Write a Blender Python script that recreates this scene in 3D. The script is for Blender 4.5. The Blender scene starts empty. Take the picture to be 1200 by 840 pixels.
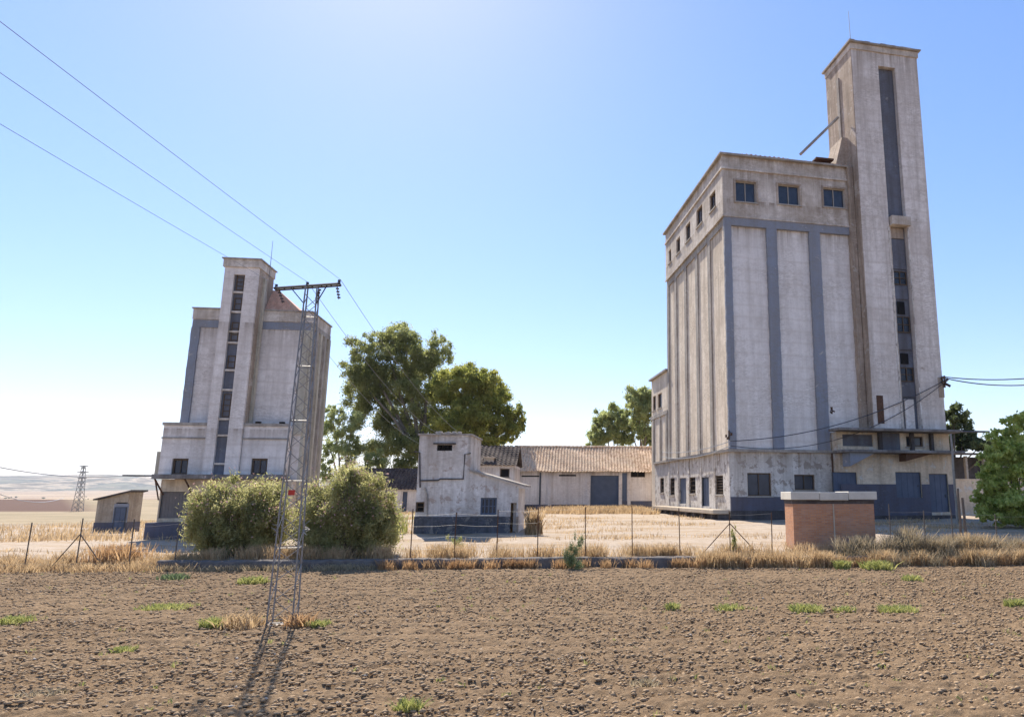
import bpy, bmesh, math, random
import numpy as np
from mathutils import Vector
random.seed(7); RNG = np.random.default_rng(11)
R = math.radians
scn = bpy.context.scene
C = scn.collection

# ------------------------------------------------------------------ camera model (1200x840 px)
F = 830.0; TH = math.atan(158 / F); CX, CY = 752, 420; H = 3.0
def ray(u, v):
    cx = (u - CX) / F; cy = (CY - v) / F
    return (cx, math.cos(TH) - cy * math.sin(TH), math.sin(TH) + cy * math.cos(TH))
def at(u, v, Y):
    r = ray(u, v); t = Y / r[1]; return Vector((r[0] * t, Y, H + r[2] * t))
def gnd(u, v, z=0.0):
    r = ray(u, v); t = (z - H) / r[2]; return Vector((r[0] * t, r[1] * t, z))
class Fr:
    """a building's own frame: x along its front, y inwards, z up"""
    def __init__(s, o, deg): s.o = Vector(o); s.a = R(deg)
    def loc(s, p):
        dx = p[0] - s.o[0]; dy = p[1] - s.o[1]; c, n = math.cos(s.a), math.sin(s.a)
        return (dx * c + dy * n, -dx * n + dy * c, p[2] - s.o[2])
    def wld(s, p):
        c, n = math.cos(s.a), math.sin(s.a)
        return Vector((s.o[0] + p[0] * c - p[1] * n, s.o[1] + p[0] * n + p[1] * c, s.o[2] + p[2]))
    def _hit(s, u, v, ax, val):
        r = ray(u, v); c, n = math.cos(s.a), math.sin(s.a)
        rl = (r[0] * c + r[1] * n, -r[0] * n + r[1] * c, r[2]); cl = s.loc((0, 0, H))
        t = (val - cl[ax]) / rl[ax]
        return tuple(cl[i] + rl[i] * t for i in range(3))
    def front(s, u, v, y=0): p = s._hit(u, v, 1, y); return p[0], p[2]
    def side(s, u, v, x=0): p = s._hit(u, v, 0, x); return p[1], p[2]
    def frect(s, u0, v0, u1, v1, y=0):
        a = s.front(u0, v0, y); b = s.front(u1, v1, y)
        um, vm = (u0 + u1) / 2, (v0 + v1) / 2
        x0 = s.front(u0, vm, y)[0]; x1 = s.front(u1, vm, y)[0]
        return x0, x1, s.front(um, v1, y)[1], s.front(um, v0, y)[1]
    def srect(s, u0, v0, u1, v1, x=0):
        um, vm = (u0 + u1) / 2, (v0 + v1) / 2
        a = s.side(u0, vm, x)[0]; b = s.side(u1, vm, x)[0]
        return min(a, b), max(a, b), s.side(um, v1, x)[1], s.side(um, v0, x)[1]

# ------------------------------------------------------------------ materials
def newmat(name, rough=0.9, spec=0.2):
    m = bpy.data.materials.new(name); m.use_nodes = True
    nt = m.node_tree; b = nt.nodes['Principled BSDF']
    b.inputs['Roughness'].default_value = rough
    b.inputs['Specular IOR Level'].default_value = spec
    return m, nt, b
def N(nt, t, **kw):
    n = nt.nodes.new(t)
    for k, v in kw.items():
        if k in n.inputs: n.inputs[k].default_value = v
        else: setattr(n, k, v)
    return n
def coords(nt, scale=(1, 1, 1), world=False):
    if world:
        g = N(nt, 'ShaderNodeNewGeometry'); out = g.outputs['Position']
    else:
        g = N(nt, 'ShaderNodeTexCoord'); out = g.outputs['Object']
    mp = N(nt, 'ShaderNodeMapping'); mp.inputs['Scale'].default_value = scale
    nt.links.new(out, mp.inputs['Vector']); return mp.outputs['Vector']
def noise(nt, vec, scale, detail=5, rough=0.6, dist=0.0):
    n = N(nt, 'ShaderNodeTexNoise'); n.inputs['Scale'].default_value = scale
    n.inputs['Detail'].default_value = detail; n.inputs['Roughness'].default_value = rough
    n.inputs['Distortion'].default_value = dist
    nt.links.new(vec, n.inputs['Vector']); return n.outputs['Fac']
def ramp(nt, fac, stops):
    r = N(nt, 'ShaderNodeValToRGB'); e = r.color_ramp.elements
    while len(e) < len(stops): e.new(0.5)
    for i, (p, c) in enumerate(stops):
        e[i].position = p
        if not hasattr(c, '__len__'): c = (c, c, c)
        e[i].color = (*c[:3], 1)
    nt.links.new(fac, r.inputs['Fac']); return r.outputs['Color']
def mix(nt, fac, a, b, blend='MIX'):
    m = N(nt, 'ShaderNodeMix'); m.data_type = 'RGBA'; m.blend_type = blend
    for sock, val in ((m.inputs[0], fac), (m.inputs[6], a), (m.inputs[7], b)):
        if hasattr(val, 'links'): nt.links.new(val, sock)
        elif hasattr(val, '__len__'): sock.default_value = (*val[:3], 1)
        else: sock.default_value = val
    return m.outputs[2]
def bump(nt, b, fac, strength=0.3, dist=0.05):
    bp = N(nt, 'ShaderNodeBump'); bp.inputs['Strength'].default_value = strength
    bp.inputs['Distance'].default_value = dist
    nt.links.new(fac, bp.inputs['Height']); nt.links.new(bp.outputs[0], b.inputs['Normal'])
def mathn(nt, op, a, b=0.5):
    m = N(nt, 'ShaderNodeMath'); m.operation = op
    for s, v in ((m.inputs[0], a), (m.inputs[1], b)):
        if hasattr(v, 'links'): nt.links.new(v, s)
        else: s.default_value = v
    return m.outputs[0]

def plaster(name, base, dirt, amount=0.5, streak=0.5, patch=None, patch_amt=0.0, courses=0.0, sc=1.0, peel=(0.3, 0.26, 0.21), drips=(), dcol=(0.24, 0.18, 0.13)):
    m, nt, b = newmat(name, 0.92, 0.15)
    v = coords(nt)
    big = noise(nt, v, 0.35 * sc, 7, 0.65)
    vs = coords(nt, (1.6 * sc, 1.6 * sc, 0.09))
    st = noise(nt, vs, 1.0, 6, 0.7)
    fine = noise(nt, v, 5.0, 5, 0.7)
    c = mix(nt, ramp(nt, big, [(0.38, 0), (0.68, amount)]), base, dirt)
    mid = noise(nt, v, 1.6 * sc, 8, 0.75)
    c = mix(nt, ramp(nt, mid, [(0.45, 0), (0.66, amount * .8)]), c, [x * .9 for x in dirt])
    c = mix(nt, ramp(nt, st, [(0.44, 0), (0.66, streak)]), c, [x * 0.68 for x in dirt])
    if patch:
        pn = noise(nt, v, 0.8 * sc, 8, 0.72, 0.4)
        t = 0.66 - 0.2 * patch_amt
        c = mix(nt, ramp(nt, pn, [(t, 0), (t + 0.03, 0.85)]), c, patch)
    pe = noise(nt, v, 1.9 * sc, 9, 0.75, 0.6)
    c = mix(nt, ramp(nt, pe, [(0.66, 0), (0.70, 0.7)]), c, peel)
    c = mix(nt, ramp(nt, fine, [(0.3, 0.0), (0.7, 0.25)]), c, [x * 0.7 for x in base])
    if drips:
        sp = N(nt, 'ShaderNodeSeparateXYZ'); nt.links.new(v, sp.inputs[0])
        dn = noise(nt, coords(nt, (1.3, 1.3, 0.03)), 1.5, 5, 0.75)
        for L, ln in drips:
            t = mathn(nt, 'DIVIDE', mathn(nt, 'SUBTRACT', L, sp.outputs[2]), ln)
            k = mathn(nt, 'MULTIPLY', ramp(nt, t, [(0.0, 0), (0.004, 1), (0.35, .4), (1.0, 0)]), ramp(nt, dn, [(0.42, 0.12), (0.62, 1)]))
            c = mix(nt, mathn(nt, 'MULTIPLY', k, .85), c, dcol)
    gr = noise(nt, coords(nt, (2.2, 2.2, 7.0)), 1.4, 7, 0.8)
    area = ramp(nt, noise(nt, v, 0.28 * sc, 4, 0.6, .5), [(0.42, .12), (0.6, 1)])
    c = mix(nt, mathn(nt, 'MULTIPLY', area, ramp(nt, gr, [(0.46, 0), (0.60, .6)])), c, [x * .75 for x in dirt])
    sk = noise(nt, v, 9.0, 4, 0.85)
    c = mix(nt, mathn(nt, 'MULTIPLY', area, ramp(nt, sk, [(0.58, 0), (0.66, .6)])), c, [x * .55 for x in dirt])
    hgt = mathn(nt, 'ADD', fine, mathn(nt, 'MULTIPLY', pe, 0.7))
    if courses:
        wv = N(nt, 'ShaderNodeTexWave'); wv.wave_type = 'BANDS'; wv.bands_direction = 'Z'
        wv.inputs['Scale'].default_value = 0.31; wv.inputs['Distortion'].default_value = 1.6
        wv.inputs['Detail'].default_value = 3
        nt.links.new(v, wv.inputs['Vector'])
        c = mix(nt, ramp(nt, wv.outputs['Fac'], [(0.0, courses), (0.16, 0)]), c, dirt)
    nt.links.new(c, b.inputs['Base Color'])
    bump(nt, b, hgt, 0.55, 0.04)
    return m
def simple(name, col, rough=0.85, var=0.3, sc=4.0, metal=0.0, bmp=0.2, spec=0.2, second=None):
    m, nt, b = newmat(name, rough, spec)
    b.inputs['Metallic'].default_value = metal
    v = coords(nt); n = noise(nt, v, sc, 6, 0.7)
    c = mix(nt, ramp(nt, n, [(0.35, 0), (0.7, 1)]), col, second if second else [x * (1 - var) for x in col])
    nt.links.new(c, b.inputs['Base Color'])
    if bmp: bump(nt, b, n, bmp, 0.03)
    return m
def foliage(name, dark, light, sc=0.5, trans=0.4):
    m, nt, b = newmat(name, 0.6, 0.3)
    v = coords(nt); n = noise(nt, v, sc, 4, 0.6); n2 = noise(nt, v, sc * 9, 3, 0.7)
    f = mathn(nt, 'ADD', mathn(nt, 'MULTIPLY', n, 0.6), mathn(nt, 'MULTIPLY', n2, 0.4))
    c = ramp(nt, f, [(0.4, dark), (0.62, light)])
    nt.links.new(c, b.inputs['Base Color'])
    tr = N(nt, 'ShaderNodeBsdfTranslucent'); nt.links.new(c, tr.inputs['Color'])
    ms = N(nt, 'ShaderNodeMixShader'); ms.inputs[0].default_value = trans
    nt.links.new(b.outputs[0], ms.inputs[1]); nt.links.new(tr.outputs[0], ms.inputs[2])
    nt.links.new(ms.outputs[0], nt.nodes['Material Output'].inputs['Surface'])
    return m

M = {}
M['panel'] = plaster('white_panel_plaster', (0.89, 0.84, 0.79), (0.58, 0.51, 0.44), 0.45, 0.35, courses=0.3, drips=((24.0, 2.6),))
M['panel_side'] = plaster('sunlit_stained_side_plaster', (0.89, 0.78, 0.63), (0.48, 0.37, 0.26), 0.6, 0.6, drips=((24.1, 5.0),))  # base colour warmed and lightened as painted sunlight, under the real stains
M['upper'] = plaster('grey_stained_plaster', (0.8, 0.73, 0.65), (0.38, 0.3, 0.22), 0.8, 0.6, patch=(0.55, 0.5, 0.46), patch_amt=0.3, drips=((30.2, 1.2), (28.95, 1.8), (26.3, 1.6)))
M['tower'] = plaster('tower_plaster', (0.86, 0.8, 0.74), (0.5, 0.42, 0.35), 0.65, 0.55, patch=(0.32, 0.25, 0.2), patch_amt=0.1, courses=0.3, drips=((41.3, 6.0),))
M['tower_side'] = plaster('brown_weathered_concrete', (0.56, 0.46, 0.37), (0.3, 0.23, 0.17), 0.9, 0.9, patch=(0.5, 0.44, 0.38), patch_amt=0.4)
M['blue'] = plaster('slate_blue_paint', (0.26, 0.295, 0.365), (0.28, 0.26, 0.24), 0.5, 0.4, patch=(0.48, 0.45, 0.43), patch_amt=0.25, peel=(0.36, 0.34, 0.33))
M['slot'] = plaster('faded_blue_grey_render', (0.17, 0.19, 0.24), (0.13, 0.12, 0.12), 0.7, 0.7, patch=(0.3, 0.29, 0.28), patch_amt=0.2)
M['dado'] = plaster('dark_blue_dado_paint', (0.115, 0.125, 0.175), (0.13, 0.11, 0.11), 0.6, 0.5, patch=(0.16, 0.17, 0.2), patch_amt=0.3)
M['base'] = plaster('flaking_base_plaster', (0.8, 0.76, 0.7), (0.44, 0.38, 0.31), 0.6, 0.5, patch=(0.27, 0.22, 0.18), patch_amt=0.6, sc=1.6, drips=((5.3, 3.0),))
M['cream'] = plaster('cream_wall', (0.8, 0.68, 0.52), (0.48, 0.37, 0.26), 0.7, 0.6, patch=(0.6, 0.6, 0.58), patch_amt=0.5, sc=1.4, drips=((5.2, 1.2),))
M['concrete'] = plaster('weathered_concrete', (0.5, 0.46, 0.4), (0.25, 0.21, 0.18), 0.8, 0.6)
M['canopy'] = plaster('dark_stained_concrete', (0.30, 0.28, 0.26), (0.12, 0.10, 0.09), 0.8, 0.7)
M['shedwall'] = plaster('brown_stained_shed_render', (0.50, 0.43, 0.34), (0.26, 0.21, 0.16), 0.8, 0.7, patch=(0.3, 0.24, 0.18), patch_amt=0.6, sc=2)
M['housedado'] = plaster('grey_blue_flaking_dado', (0.16, 0.17, 0.20), (0.08, 0.075, 0.075), 0.8, 0.6, patch=(0.3, 0.27, 0.24), patch_amt=0.5, sc=2)
M['ledge'] = plaster('pale_concrete_ledge', (0.55, 0.47, 0.37), (0.35, 0.28, 0.2), 0.6, 0.3)
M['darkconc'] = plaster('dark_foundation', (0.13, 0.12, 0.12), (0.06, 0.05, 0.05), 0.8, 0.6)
M['whitewall'] = plaster('whitewashed_wall', (0.84, 0.77, 0.7), (0.6, 0.5, 0.42), 0.5, 0.5, sc=1.8, drips=((4.4, 1.8),))
M['house'] = plaster('transformer_house_plaster', (0.82, 0.77, 0.72), (0.46, 0.39, 0.33), 0.75, 0.6, patch=(0.4, 0.3, 0.24), patch_amt=0.5, sc=1.8, drips=((5.85, 2.2),))
M['lwall'] = plaster('left_silo_plaster', (0.88, 0.82, 0.77), (0.54, 0.47, 0.41), 0.55, 0.4, courses=0.35, drips=((16.7, 2.4), (8.3, 1.4)))
M['lside'] = plaster('left_silo_side_plaster', (0.62, 0.57, 0.46), (0.36, 0.32, 0.25), 0.7, 0.7)
M['bluedoor'] = simple('blue_metal_door', (0.10, 0.125, 0.18), 0.6, 0.25, 1.5, bmp=0.05, spec=0.3)
M['greydoor'] = simple('grey_brown_shutter', (0.20, 0.18, 0.17), 0.7, 0.25, 1.5, bmp=0.1)
M['frame'] = simple('rusty_brown_frame', (0.13, 0.09, 0.06), 0.8, 0.4, 6)
M['whiteframe'] = simple('worn_pale_frame', (0.42, 0.38, 0.33), 0.8, 0.3, 6)
M['glass'] = simple('dusty_dark_glass', (0.035, 0.045, 0.07), 0.25, 0.5, 1.3, bmp=0.02, spec=0.5)
M['black'] = simple('dark_opening', (0.012, 0.011, 0.012), 0.9, 0.3, 2)
M['steel'] = simple('galvanised_steel', (0.27, 0.265, 0.26), 0.55, 0.35, 9, metal=0.35, spec=0.4)
M['steel_dark'] = simple('weathered_dark_steel', (0.085, 0.09, 0.10), 0.6, 0.3, 9, metal=0.3, spec=0.4)
M['rust'] = simple('rusted_iron', (0.13, 0.07, 0.045), 0.85, 0.5, 8)
M['wire'] = simple('conductor', (0.07, 0.07, 0.08), 0.5, 0.1, 3, bmp=0)
M['wirelight'] = simple('pale_cable', (0.3, 0.32, 0.36), 0.6, 0.1, 3, bmp=0)
M['insul'] = simple('brown_glass_insulator', (0.06, 0.035, 0.03), 0.2, 0.2, 3, bmp=0, spec=0.6)
M['red'] = simple('red_warning_paint', (0.5, 0.06, 0.04), 0.6, 0.2, 6)
M['wood'] = simple('grey_weathered_wood', (0.17, 0.14, 0.115), 0.9, 0.45, 12)
M['bark'] = simple('pale_grey_bark', (0.24, 0.2, 0.16), 0.9, 0.5, 2.5, bmp=0.5)
M['hutroof'] = simple('white_cement_roof', (0.62, 0.58, 0.5), 0.85, 0.25, 1.2)
M['stone'] = simple('rough_grey_stone', (0.17, 0.15, 0.135), 0.95, 0.5, 3.5, bmp=0.8, second=(0.09, 0.08, 0.075))  # stone colour darkened to carry the shade the wall stands in
M['pebble'] = simple('pale_field_stone', (0.5, 0.44, 0.37), 0.9, 0.3, 10)

def brickmat():
    m, nt, b = newmat('red_brick', 0.9, 0.15)
    v = coords(nt)
    # brick pattern runs in (x+y, z)
    sep = N(nt, 'ShaderNodeSeparateXYZ'); nt.links.new(v, sep.inputs[0])
    s = mathn(nt, 'ADD', sep.outputs[0], sep.outputs[1])
    cmb = N(nt, 'ShaderNodeCombineXYZ'); nt.links.new(s, cmb.inputs[0]); nt.links.new(sep.outputs[2], cmb.inputs[1])
    br = N(nt, 'ShaderNodeTexBrick'); nt.links.new(cmb.outputs[0], br.inputs['Vector'])
    br.inputs['Scale'].default_value = 1; br.inputs['Brick Width'].default_value = 0.26
    br.inputs['Row Height'].default_value = 0.075; br.inputs['Mortar Size'].default_value = 0.008
    br.inputs['Color1'].default_value = (0.52, 0.25, 0.125, 1); br.inputs['Color2'].default_value = (0.40, 0.175, 0.09, 1)
    br.inputs['Mortar'].default_value = (0.32, 0.24, 0.19, 1)
    n = noise(nt, v, 1.3, 6, 0.7)
    c = mix(nt, ramp(nt, n, [(0.45, 0), (0.75, 0.6)]), br.outputs['Color'], (0.4, 0.3, 0.24))
    nt.links.new(c, b.inputs['Base Color']); bump(nt, b, br.outputs['Fac'], -0.3, 0.01)
    return m
M['brick'] = brickmat()
def tilemat(name, a, bcol, ccol):
    m, nt, b = newmat(name, 0.9, 0.15)
    v = coords(nt)
    n = noise(nt, coords(nt, (2.8, 1.6, 1.6)), 1.5, 6, 0.9); n2 = noise(nt, v, 0.5, 5, 0.6)
    c = mix(nt, ramp(nt, n, [(0.44, 0), (0.54, 1)]), a, bcol)
    c = mix(nt, ramp(nt, n2, [(0.45, 0), (0.7, 0.7)]), c, ccol)
    nt.links.new(c, b.inputs['Base Color']); bump(nt, b, n, 0.5, 0.05)
    return m
M['tile'] = tilemat('pale_clay_tiles', (0.80, 0.62, 0.44), (0.42, 0.28, 0.18), (0.58, 0.47, 0.35))
M['darktile'] = tilemat('dark_old_tiles', (0.10, 0.075, 0.065), (0.05, 0.04, 0.04), (0.14, 0.11, 0.09))
M['redtile'] = tilemat('red_clay_tiles', (0.74, 0.42, 0.28), (0.56, 0.30, 0.2), (0.62, 0.44, 0.33))

def soilcol(nt, v):
    n = noise(nt, v, 0.9, 6, 0.65); f = noise(nt, v, 9.0, 6, 0.75); g = noise(nt, v, 0.12, 4, 0.6)
    c = mix(nt, ramp(nt, n, [(0.35, 0), (0.7, 1)]), (0.24, 0.16, 0.092), (0.17, 0.112, 0.065))
    c = mix(nt, ramp(nt, f, [(0.45, 0), (0.72, 0.75)]), c, (0.35, 0.255, 0.16))
    c = mix(nt, ramp(nt, g, [(0.4, 0), (0.65, 0.5)]), c, (0.175, 0.118, 0.07))
    return c, f, n
def soilmat():
    m, nt, b = newmat('ploughed_soil', 0.95, 0.1)
    v = coords(nt, world=True)
    c, f, n = soilcol(nt, v); nt.links.new(c, b.inputs['Base Color'])
    f2 = noise(nt, v, 28, 6, 0.75)
    bump(nt, b, mathn(nt, 'ADD', f, mathn(nt, 'MULTIPLY', f2, 0.5)), 0.9, 0.05)
    return m
M['soil'] = soilmat()
M['clod'] = simple('dry_clod', (0.43, 0.30, 0.18), 0.95, 0.5, 14)
def groundmat():
    m, nt, b = newmat('dry_land', 0.95, 0.1)
    v = coords(nt, world=True)
    sep = N(nt, 'ShaderNodeSeparateXYZ'); nt.links.new(v, sep.inputs[0]); X, Y, Z = sep.outputs
    soil, f, n = soilcol(nt, v)
    # yard: pale worn concrete and trodden earth with straw between
    y1 = noise(nt, coords(nt, (0.5, 1.5, 1), True), 0.35, 7, 0.65, 0.3)
    slab = mix(nt, ramp(nt, noise(nt, v, 2.2, 6, 0.7), [(0.35, 0), (0.7, 1)]), (0.42, 0.345, 0.27), (0.31, 0.245, 0.18))
    straw = mix(nt, ramp(nt, noise(nt, v, 4.5, 6, 0.8), [(0.35, 0), (0.65, 1)]), (0.38, 0.28, 0.18), (0.25, 0.18, 0.115))
    yard = mix(nt, ramp(nt, y1, [(0.50, 0), (0.60, .9)]), slab, straw)
    gap = noise(nt, coords(nt, (0.12, 1.6, 1), True), 1.0, 6, 0.75, 0.5)
    yard = mix(nt, ramp(nt, gap, [(0.66, 0), (0.70, 0.6)]), yard, (0.13, 0.09, 0.06))
    # far land: stubble and bare fields in broad strips
    far_n = noise(nt, coords(nt, (0.0016, 0.006, 1), True), 1.0, 4, 0.6, 0.5)
    far = ramp(nt, far_n, [(0.36, (0.42, 0.31, 0.19)), (0.47, (0.44, 0.33, 0.21)), (0.5, (0.20, 0.125, 0.085)), (0.58, (0.24, 0.155, 0.10)), (0.6, (0.40, 0.32, 0.2)), (0.75, (0.2, 0.2, 0.11))])
    # dark bare slope beyond the left yard
    strip = mathn(nt, 'MULTIPLY', ramp(nt, mathn(nt, 'DIVIDE', Y, 1000.0), [(0.225, 0), (0.235, 1)]), ramp(nt, mathn(nt, 'DIVIDE', mathn(nt, 'ADD', Y, mathn(nt, 'MULTIPLY', X, 1.2)), 1000.0), [(0.012, 1), (0.03, 0)]))
    straw2 = mix(nt, ramp(nt, noise(nt, coords(nt, (0.25, 1, 1), True), 0.16, 6, 0.7), [(0.35, 0), (0.65, 1)]), (0.36, 0.28, 0.18), (0.22, 0.18, 0.11))
    c = mix(nt, ramp(nt, mathn(nt, 'DIVIDE', Y, 1000.0), [(0.085, 0), (0.10, 1)]), yard, straw2)
    c = mix(nt, strip, c, (0.115, 0.066, 0.048))
    c = mix(nt, ramp(nt, mathn(nt, 'DIVIDE', Y, 1000.0), [(0.45, 0), (0.46, 1)]), c, far)
    edge = mathn(nt, 'SUBTRACT', Y, mathn(nt, 'ADD', mathn(nt, 'MULTIPLY', X, 0.078), 29.75))
    edge = mathn(nt, 'ADD', edge, mathn(nt, 'MULTIPLY', mathn(nt, 'SUBTRACT', n, 0.5), 1.4))
    c = mix(nt, ramp(nt, edge, [(0.0, 0), (0.15, 1)]), soil, c)
    nt.links.new(c, b.inputs['Base Color'])
    bump(nt, b, mathn(nt, 'ADD', f, y1), 0.6, 0.05)
    return m
M['ground'] = groundmat()
def hillmat():
    m, nt, b = newmat('distant_hill_fields', 0.95, 0.05)
    v = coords(nt, (0.0009, 0.0009, 0.006), True)
    n = noise(nt, v, 1.0, 6, 0.65, 0.6)
    c = ramp(nt, n, [(0.38, (0.04, 0.05, 0.035)), (0.46, (0.14, 0.11, 0.075)), (0.5, (0.42, 0.34, 0.24)), (0.53, (0.045, 0.055, 0.05)), (0.6, (0.20, 0.19, 0.13)), (0.66, (0.05, 0.055, 0.04))])
    nt.links.new(c, b.inputs['Base Color']); return m
M['hill'] = hillmat()
M['euc'] = foliage('eucalyptus_leaves', (0.17, 0.20, 0.06), (0.42, 0.43, 0.18), 0.35, 0.65)
M['euc2'] = foliage('yellow_green_eucalyptus', (0.19, 0.23, 0.05), (0.50, 0.48, 0.13), 0.35, 0.65)
M['euc3'] = foliage('pale_olive_leaves', (0.26, 0.31, 0.12), (0.50, 0.53, 0.24), 0.4, 0.65)
M['olean'] = foliage('oleander_leaves', (0.24, 0.25, 0.09), (0.56, 0.52, 0.24), 0.9, 0.62)
M['fig'] = foliage('bright_green_leaves', (0.34, 0.42, 0.09), (0.76, 0.78, 0.28), 1.6, 0.68)
M['flower'] = foliage('faded_pink_blossom', (0.45, 0.26, 0.24), (0.6, 0.42, 0.36), 2, 0.3)
M['dark_tree'] = foliage('dark_green_leaves', (0.09, 0.12, 0.05), (0.2, 0.24, 0.09), 0.6, 0.5)
M['weed'] = foliage('fresh_green_weed', (0.26, 0.29, 0.08), (0.50, 0.48, 0.18), 2, 0.4)
M['weed_dark'] = foliage('dull_green_weed', (0.11, 0.16, 0.08), (0.22, 0.27, 0.13), 2, 0.4)
M['dry'] = foliage('dry_straw_grass', (0.36, 0.25, 0.135), (0.66, 0.49, 0.29), 0.8, 0.5)
M['dry_red'] = foliage('dry_russet_weeds', (0.36, 0.215, 0.11), (0.66, 0.45, 0.24), 0.9, 0.5)
M['dry_grey'] = foliage('grey_dry_weeds', (0.28, 0.23, 0.15), (0.54, 0.44, 0.29), 0.8, 0.4)

# ------------------------------------------------------------------ mesh builder
class MB:
    def __init__(s, xf=None): s.v = []; s.f = []; s.xf = xf
    def add(s, vs, fs):
        n = len(s.v)
        s.v += [s.xf(*p) if s.xf else tuple(p) for p in vs]
        s.f += [tuple(i + n for i in f) for f in fs]
    def box(s, x0, x1, y0, y1, z0, z1):
        s.add([(x0, y0, z0), (x1, y0, z0), (x1, y1, z0), (x0, y1, z0), (x0, y0, z1), (x1, y0, z1), (x1, y1, z1), (x0, y1, z1)],
              [(0, 3, 2, 1), (4, 5, 6, 7), (0, 1, 5, 4), (1, 2, 6, 5), (2, 3, 7, 6), (3, 0, 4, 7)]); return s
    def hexa(s, p):      # eight points, bottom ring then top ring
        s.add(p, [(0, 3, 2, 1), (4, 5, 6, 7), (0, 1, 5, 4), (1, 2, 6, 5), (2, 3, 7, 6), (3, 0, 4, 7)]); return s
    def prism(s, poly, y0, y1):   # polygon in (x,z), extruded in y
        n = len(poly)
        s.add([(x, y0, z) for x, z in poly] + [(x, y1, z) for x, z in poly],
              [tuple(range(n)), tuple(range(2 * n - 1, n - 1, -1))] + [(i, (i + 1) % n, n + (i + 1) % n, n + i) for i in range(n)]); return s
    def strip(s, x0, x1, y0, y1, z0, z1, jit=.022, step=.3):
        n = max(2, int((z1 - z0) / step)); j = lambda: random.uniform(-jit, jit)
        vs = []; fs = []
        for i in range(n + 1):
            z = z0 + (z1 - z0) * i / n; a, b = x0 + j(), x1 + j()
            vs += [(a, y0, z), (b, y0, z), (b, y1, z), (a, y1, z)]
        for i in range(n):
            q = 4 * i
            for k in range(4): fs.append((q + k, q + (k + 1) % 4, q + 4 + (k + 1) % 4, q + 4 + k))
        fs += [(0, 3, 2, 1), tuple(4 * n + k for k in range(4))]
        s.add(vs, fs); return s
    def tube(s, pts, r, k=6, r1=None):
        pts = [Vector(p) for p in pts]; n = len(pts); vs = []; fs = []
        for i, p in enumerate(pts):
            d = (pts[min(i + 1, n - 1)] - pts[max(i - 1, 0)]).normalized()
            a = d.cross(Vector((0, 0, 1)) if abs(d.z) < 0.9 else Vector((1, 0, 0))).normalized(); b = d.cross(a)
            rr = r if r1 is None else r + (r1 - r) * i / max(1, n - 1)
            for j in range(k):
                t = 2 * math.pi * j / k; vs.append(tuple(p + a * math.cos(t) * rr + b * math.sin(t) * rr))
        for i in range(n - 1):
            for j in range(k):
                fs.append((i * k + j, i * k + (j + 1) % k, (i + 1) * k + (j + 1) % k, (i + 1) * k + j))
        fs.append(tuple(range(k))[::-1]); fs.append(tuple((n - 1) * k + j for j in range(k)))
        s.add(vs, fs); return s
    def holed(s, a0, a1, z0, z1, t, holes, d0=0.0):
        """wall slab along axis a, thickness d0..t, with rectangular openings (a0,a1,z0,z1) that have reveals"""
        A = sorted({a0, a1, *[x for h in holes for x in h[:2] if a0 < x < a1]})
        Z = sorted({z0, z1, *[x for h in holes for x in h[2:4] if z0 < x < z1]})
        def solid(i, j):
            if i < 0 or j < 0 or i >= len(A) - 1 or j >= len(Z) - 1: return None
            ca = (A[i] + A[i + 1]) / 2; cz = (Z[j] + Z[j + 1]) / 2
            return not any(h[0] < ca < h[1] and h[2] < cz < h[3] for h in holes)
        for i in range(len(A) - 1):
            for j in range(len(Z) - 1):
                if not solid(i, j): continue
                x0, x1, y0, y1 = A[i], A[i + 1], Z[j], Z[j + 1]
                s.add([(x0, d0, y0), (x1, d0, y0), (x1, d0, y1), (x0, d0, y1), (x0, t, y0), (x1, t, y0), (x1, t, y1), (x0, t, y1)],
                      [(0, 1, 2, 3), (7, 6, 5, 4)]
                      + ([(0, 3, 7, 4)] if not solid(i - 1, j) else []) + ([(1, 5, 6, 2)] if not solid(i + 1, j) else [])
                      + ([(0, 4, 5, 1)] if not solid(i, j - 1) else []) + ([(3, 2, 6, 7)] if not solid(i, j + 1) else []))
        return s
    def build(s, name, mat, parent=None, bev=0.0, recalc=True):
        me = bpy.data.meshes.new(name)
        if recalc:
            bm = bmesh.new()
            vs = [bm.verts.new(p) for p in s.v]
            for f in s.f:
                try: bm.faces.new([vs[i] for i in f])
                except ValueError: pass
            bmesh.ops.remove_doubles(bm, verts=bm.verts, dist=1e-4)
            bmesh.ops.recalc_face_normals(bm, faces=bm.faces)
            bm.to_mesh(me); bm.free()
        else:
            me.from_pydata(s.v, [], s.f)
        me.materials.append(mat)
        o = bpy.data.objects.new(name, me); C.objects.link(o)
        if parent: o.parent = parent
        if bev:
            bv = o.modifiers.new('bevel', 'BEVEL'); bv.width = bev; bv.segments = 1; bv.limit_method = 'ANGLE'
        return o
def thing(name, label, cat, loc=(0, 0, 0), rz=0.0, group=None):
    o = bpy.data.objects.new(name, None); C.objects.link(o); o.empty_display_size = 0.3
    o.location = loc; o.rotation_euler = (0, 0, rz); tag(o, label, cat, group); return o
def tag(o, label=None, cat=None, group=None, kind=None):
    if label: o['label'] = label
    if cat: o['category'] = cat
    if group: o['group'] = group
    if kind: o['kind'] = kind
    return o
FRONT = lambda y0: (lambda a, d, z: (a, y0 + d, z))
LEFT = lambda x0: (lambda a, d, z: (x0 + d, a, z))
RIGHT = lambda x1: (lambda a, d, z: (x1 - d, a, z))

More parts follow.
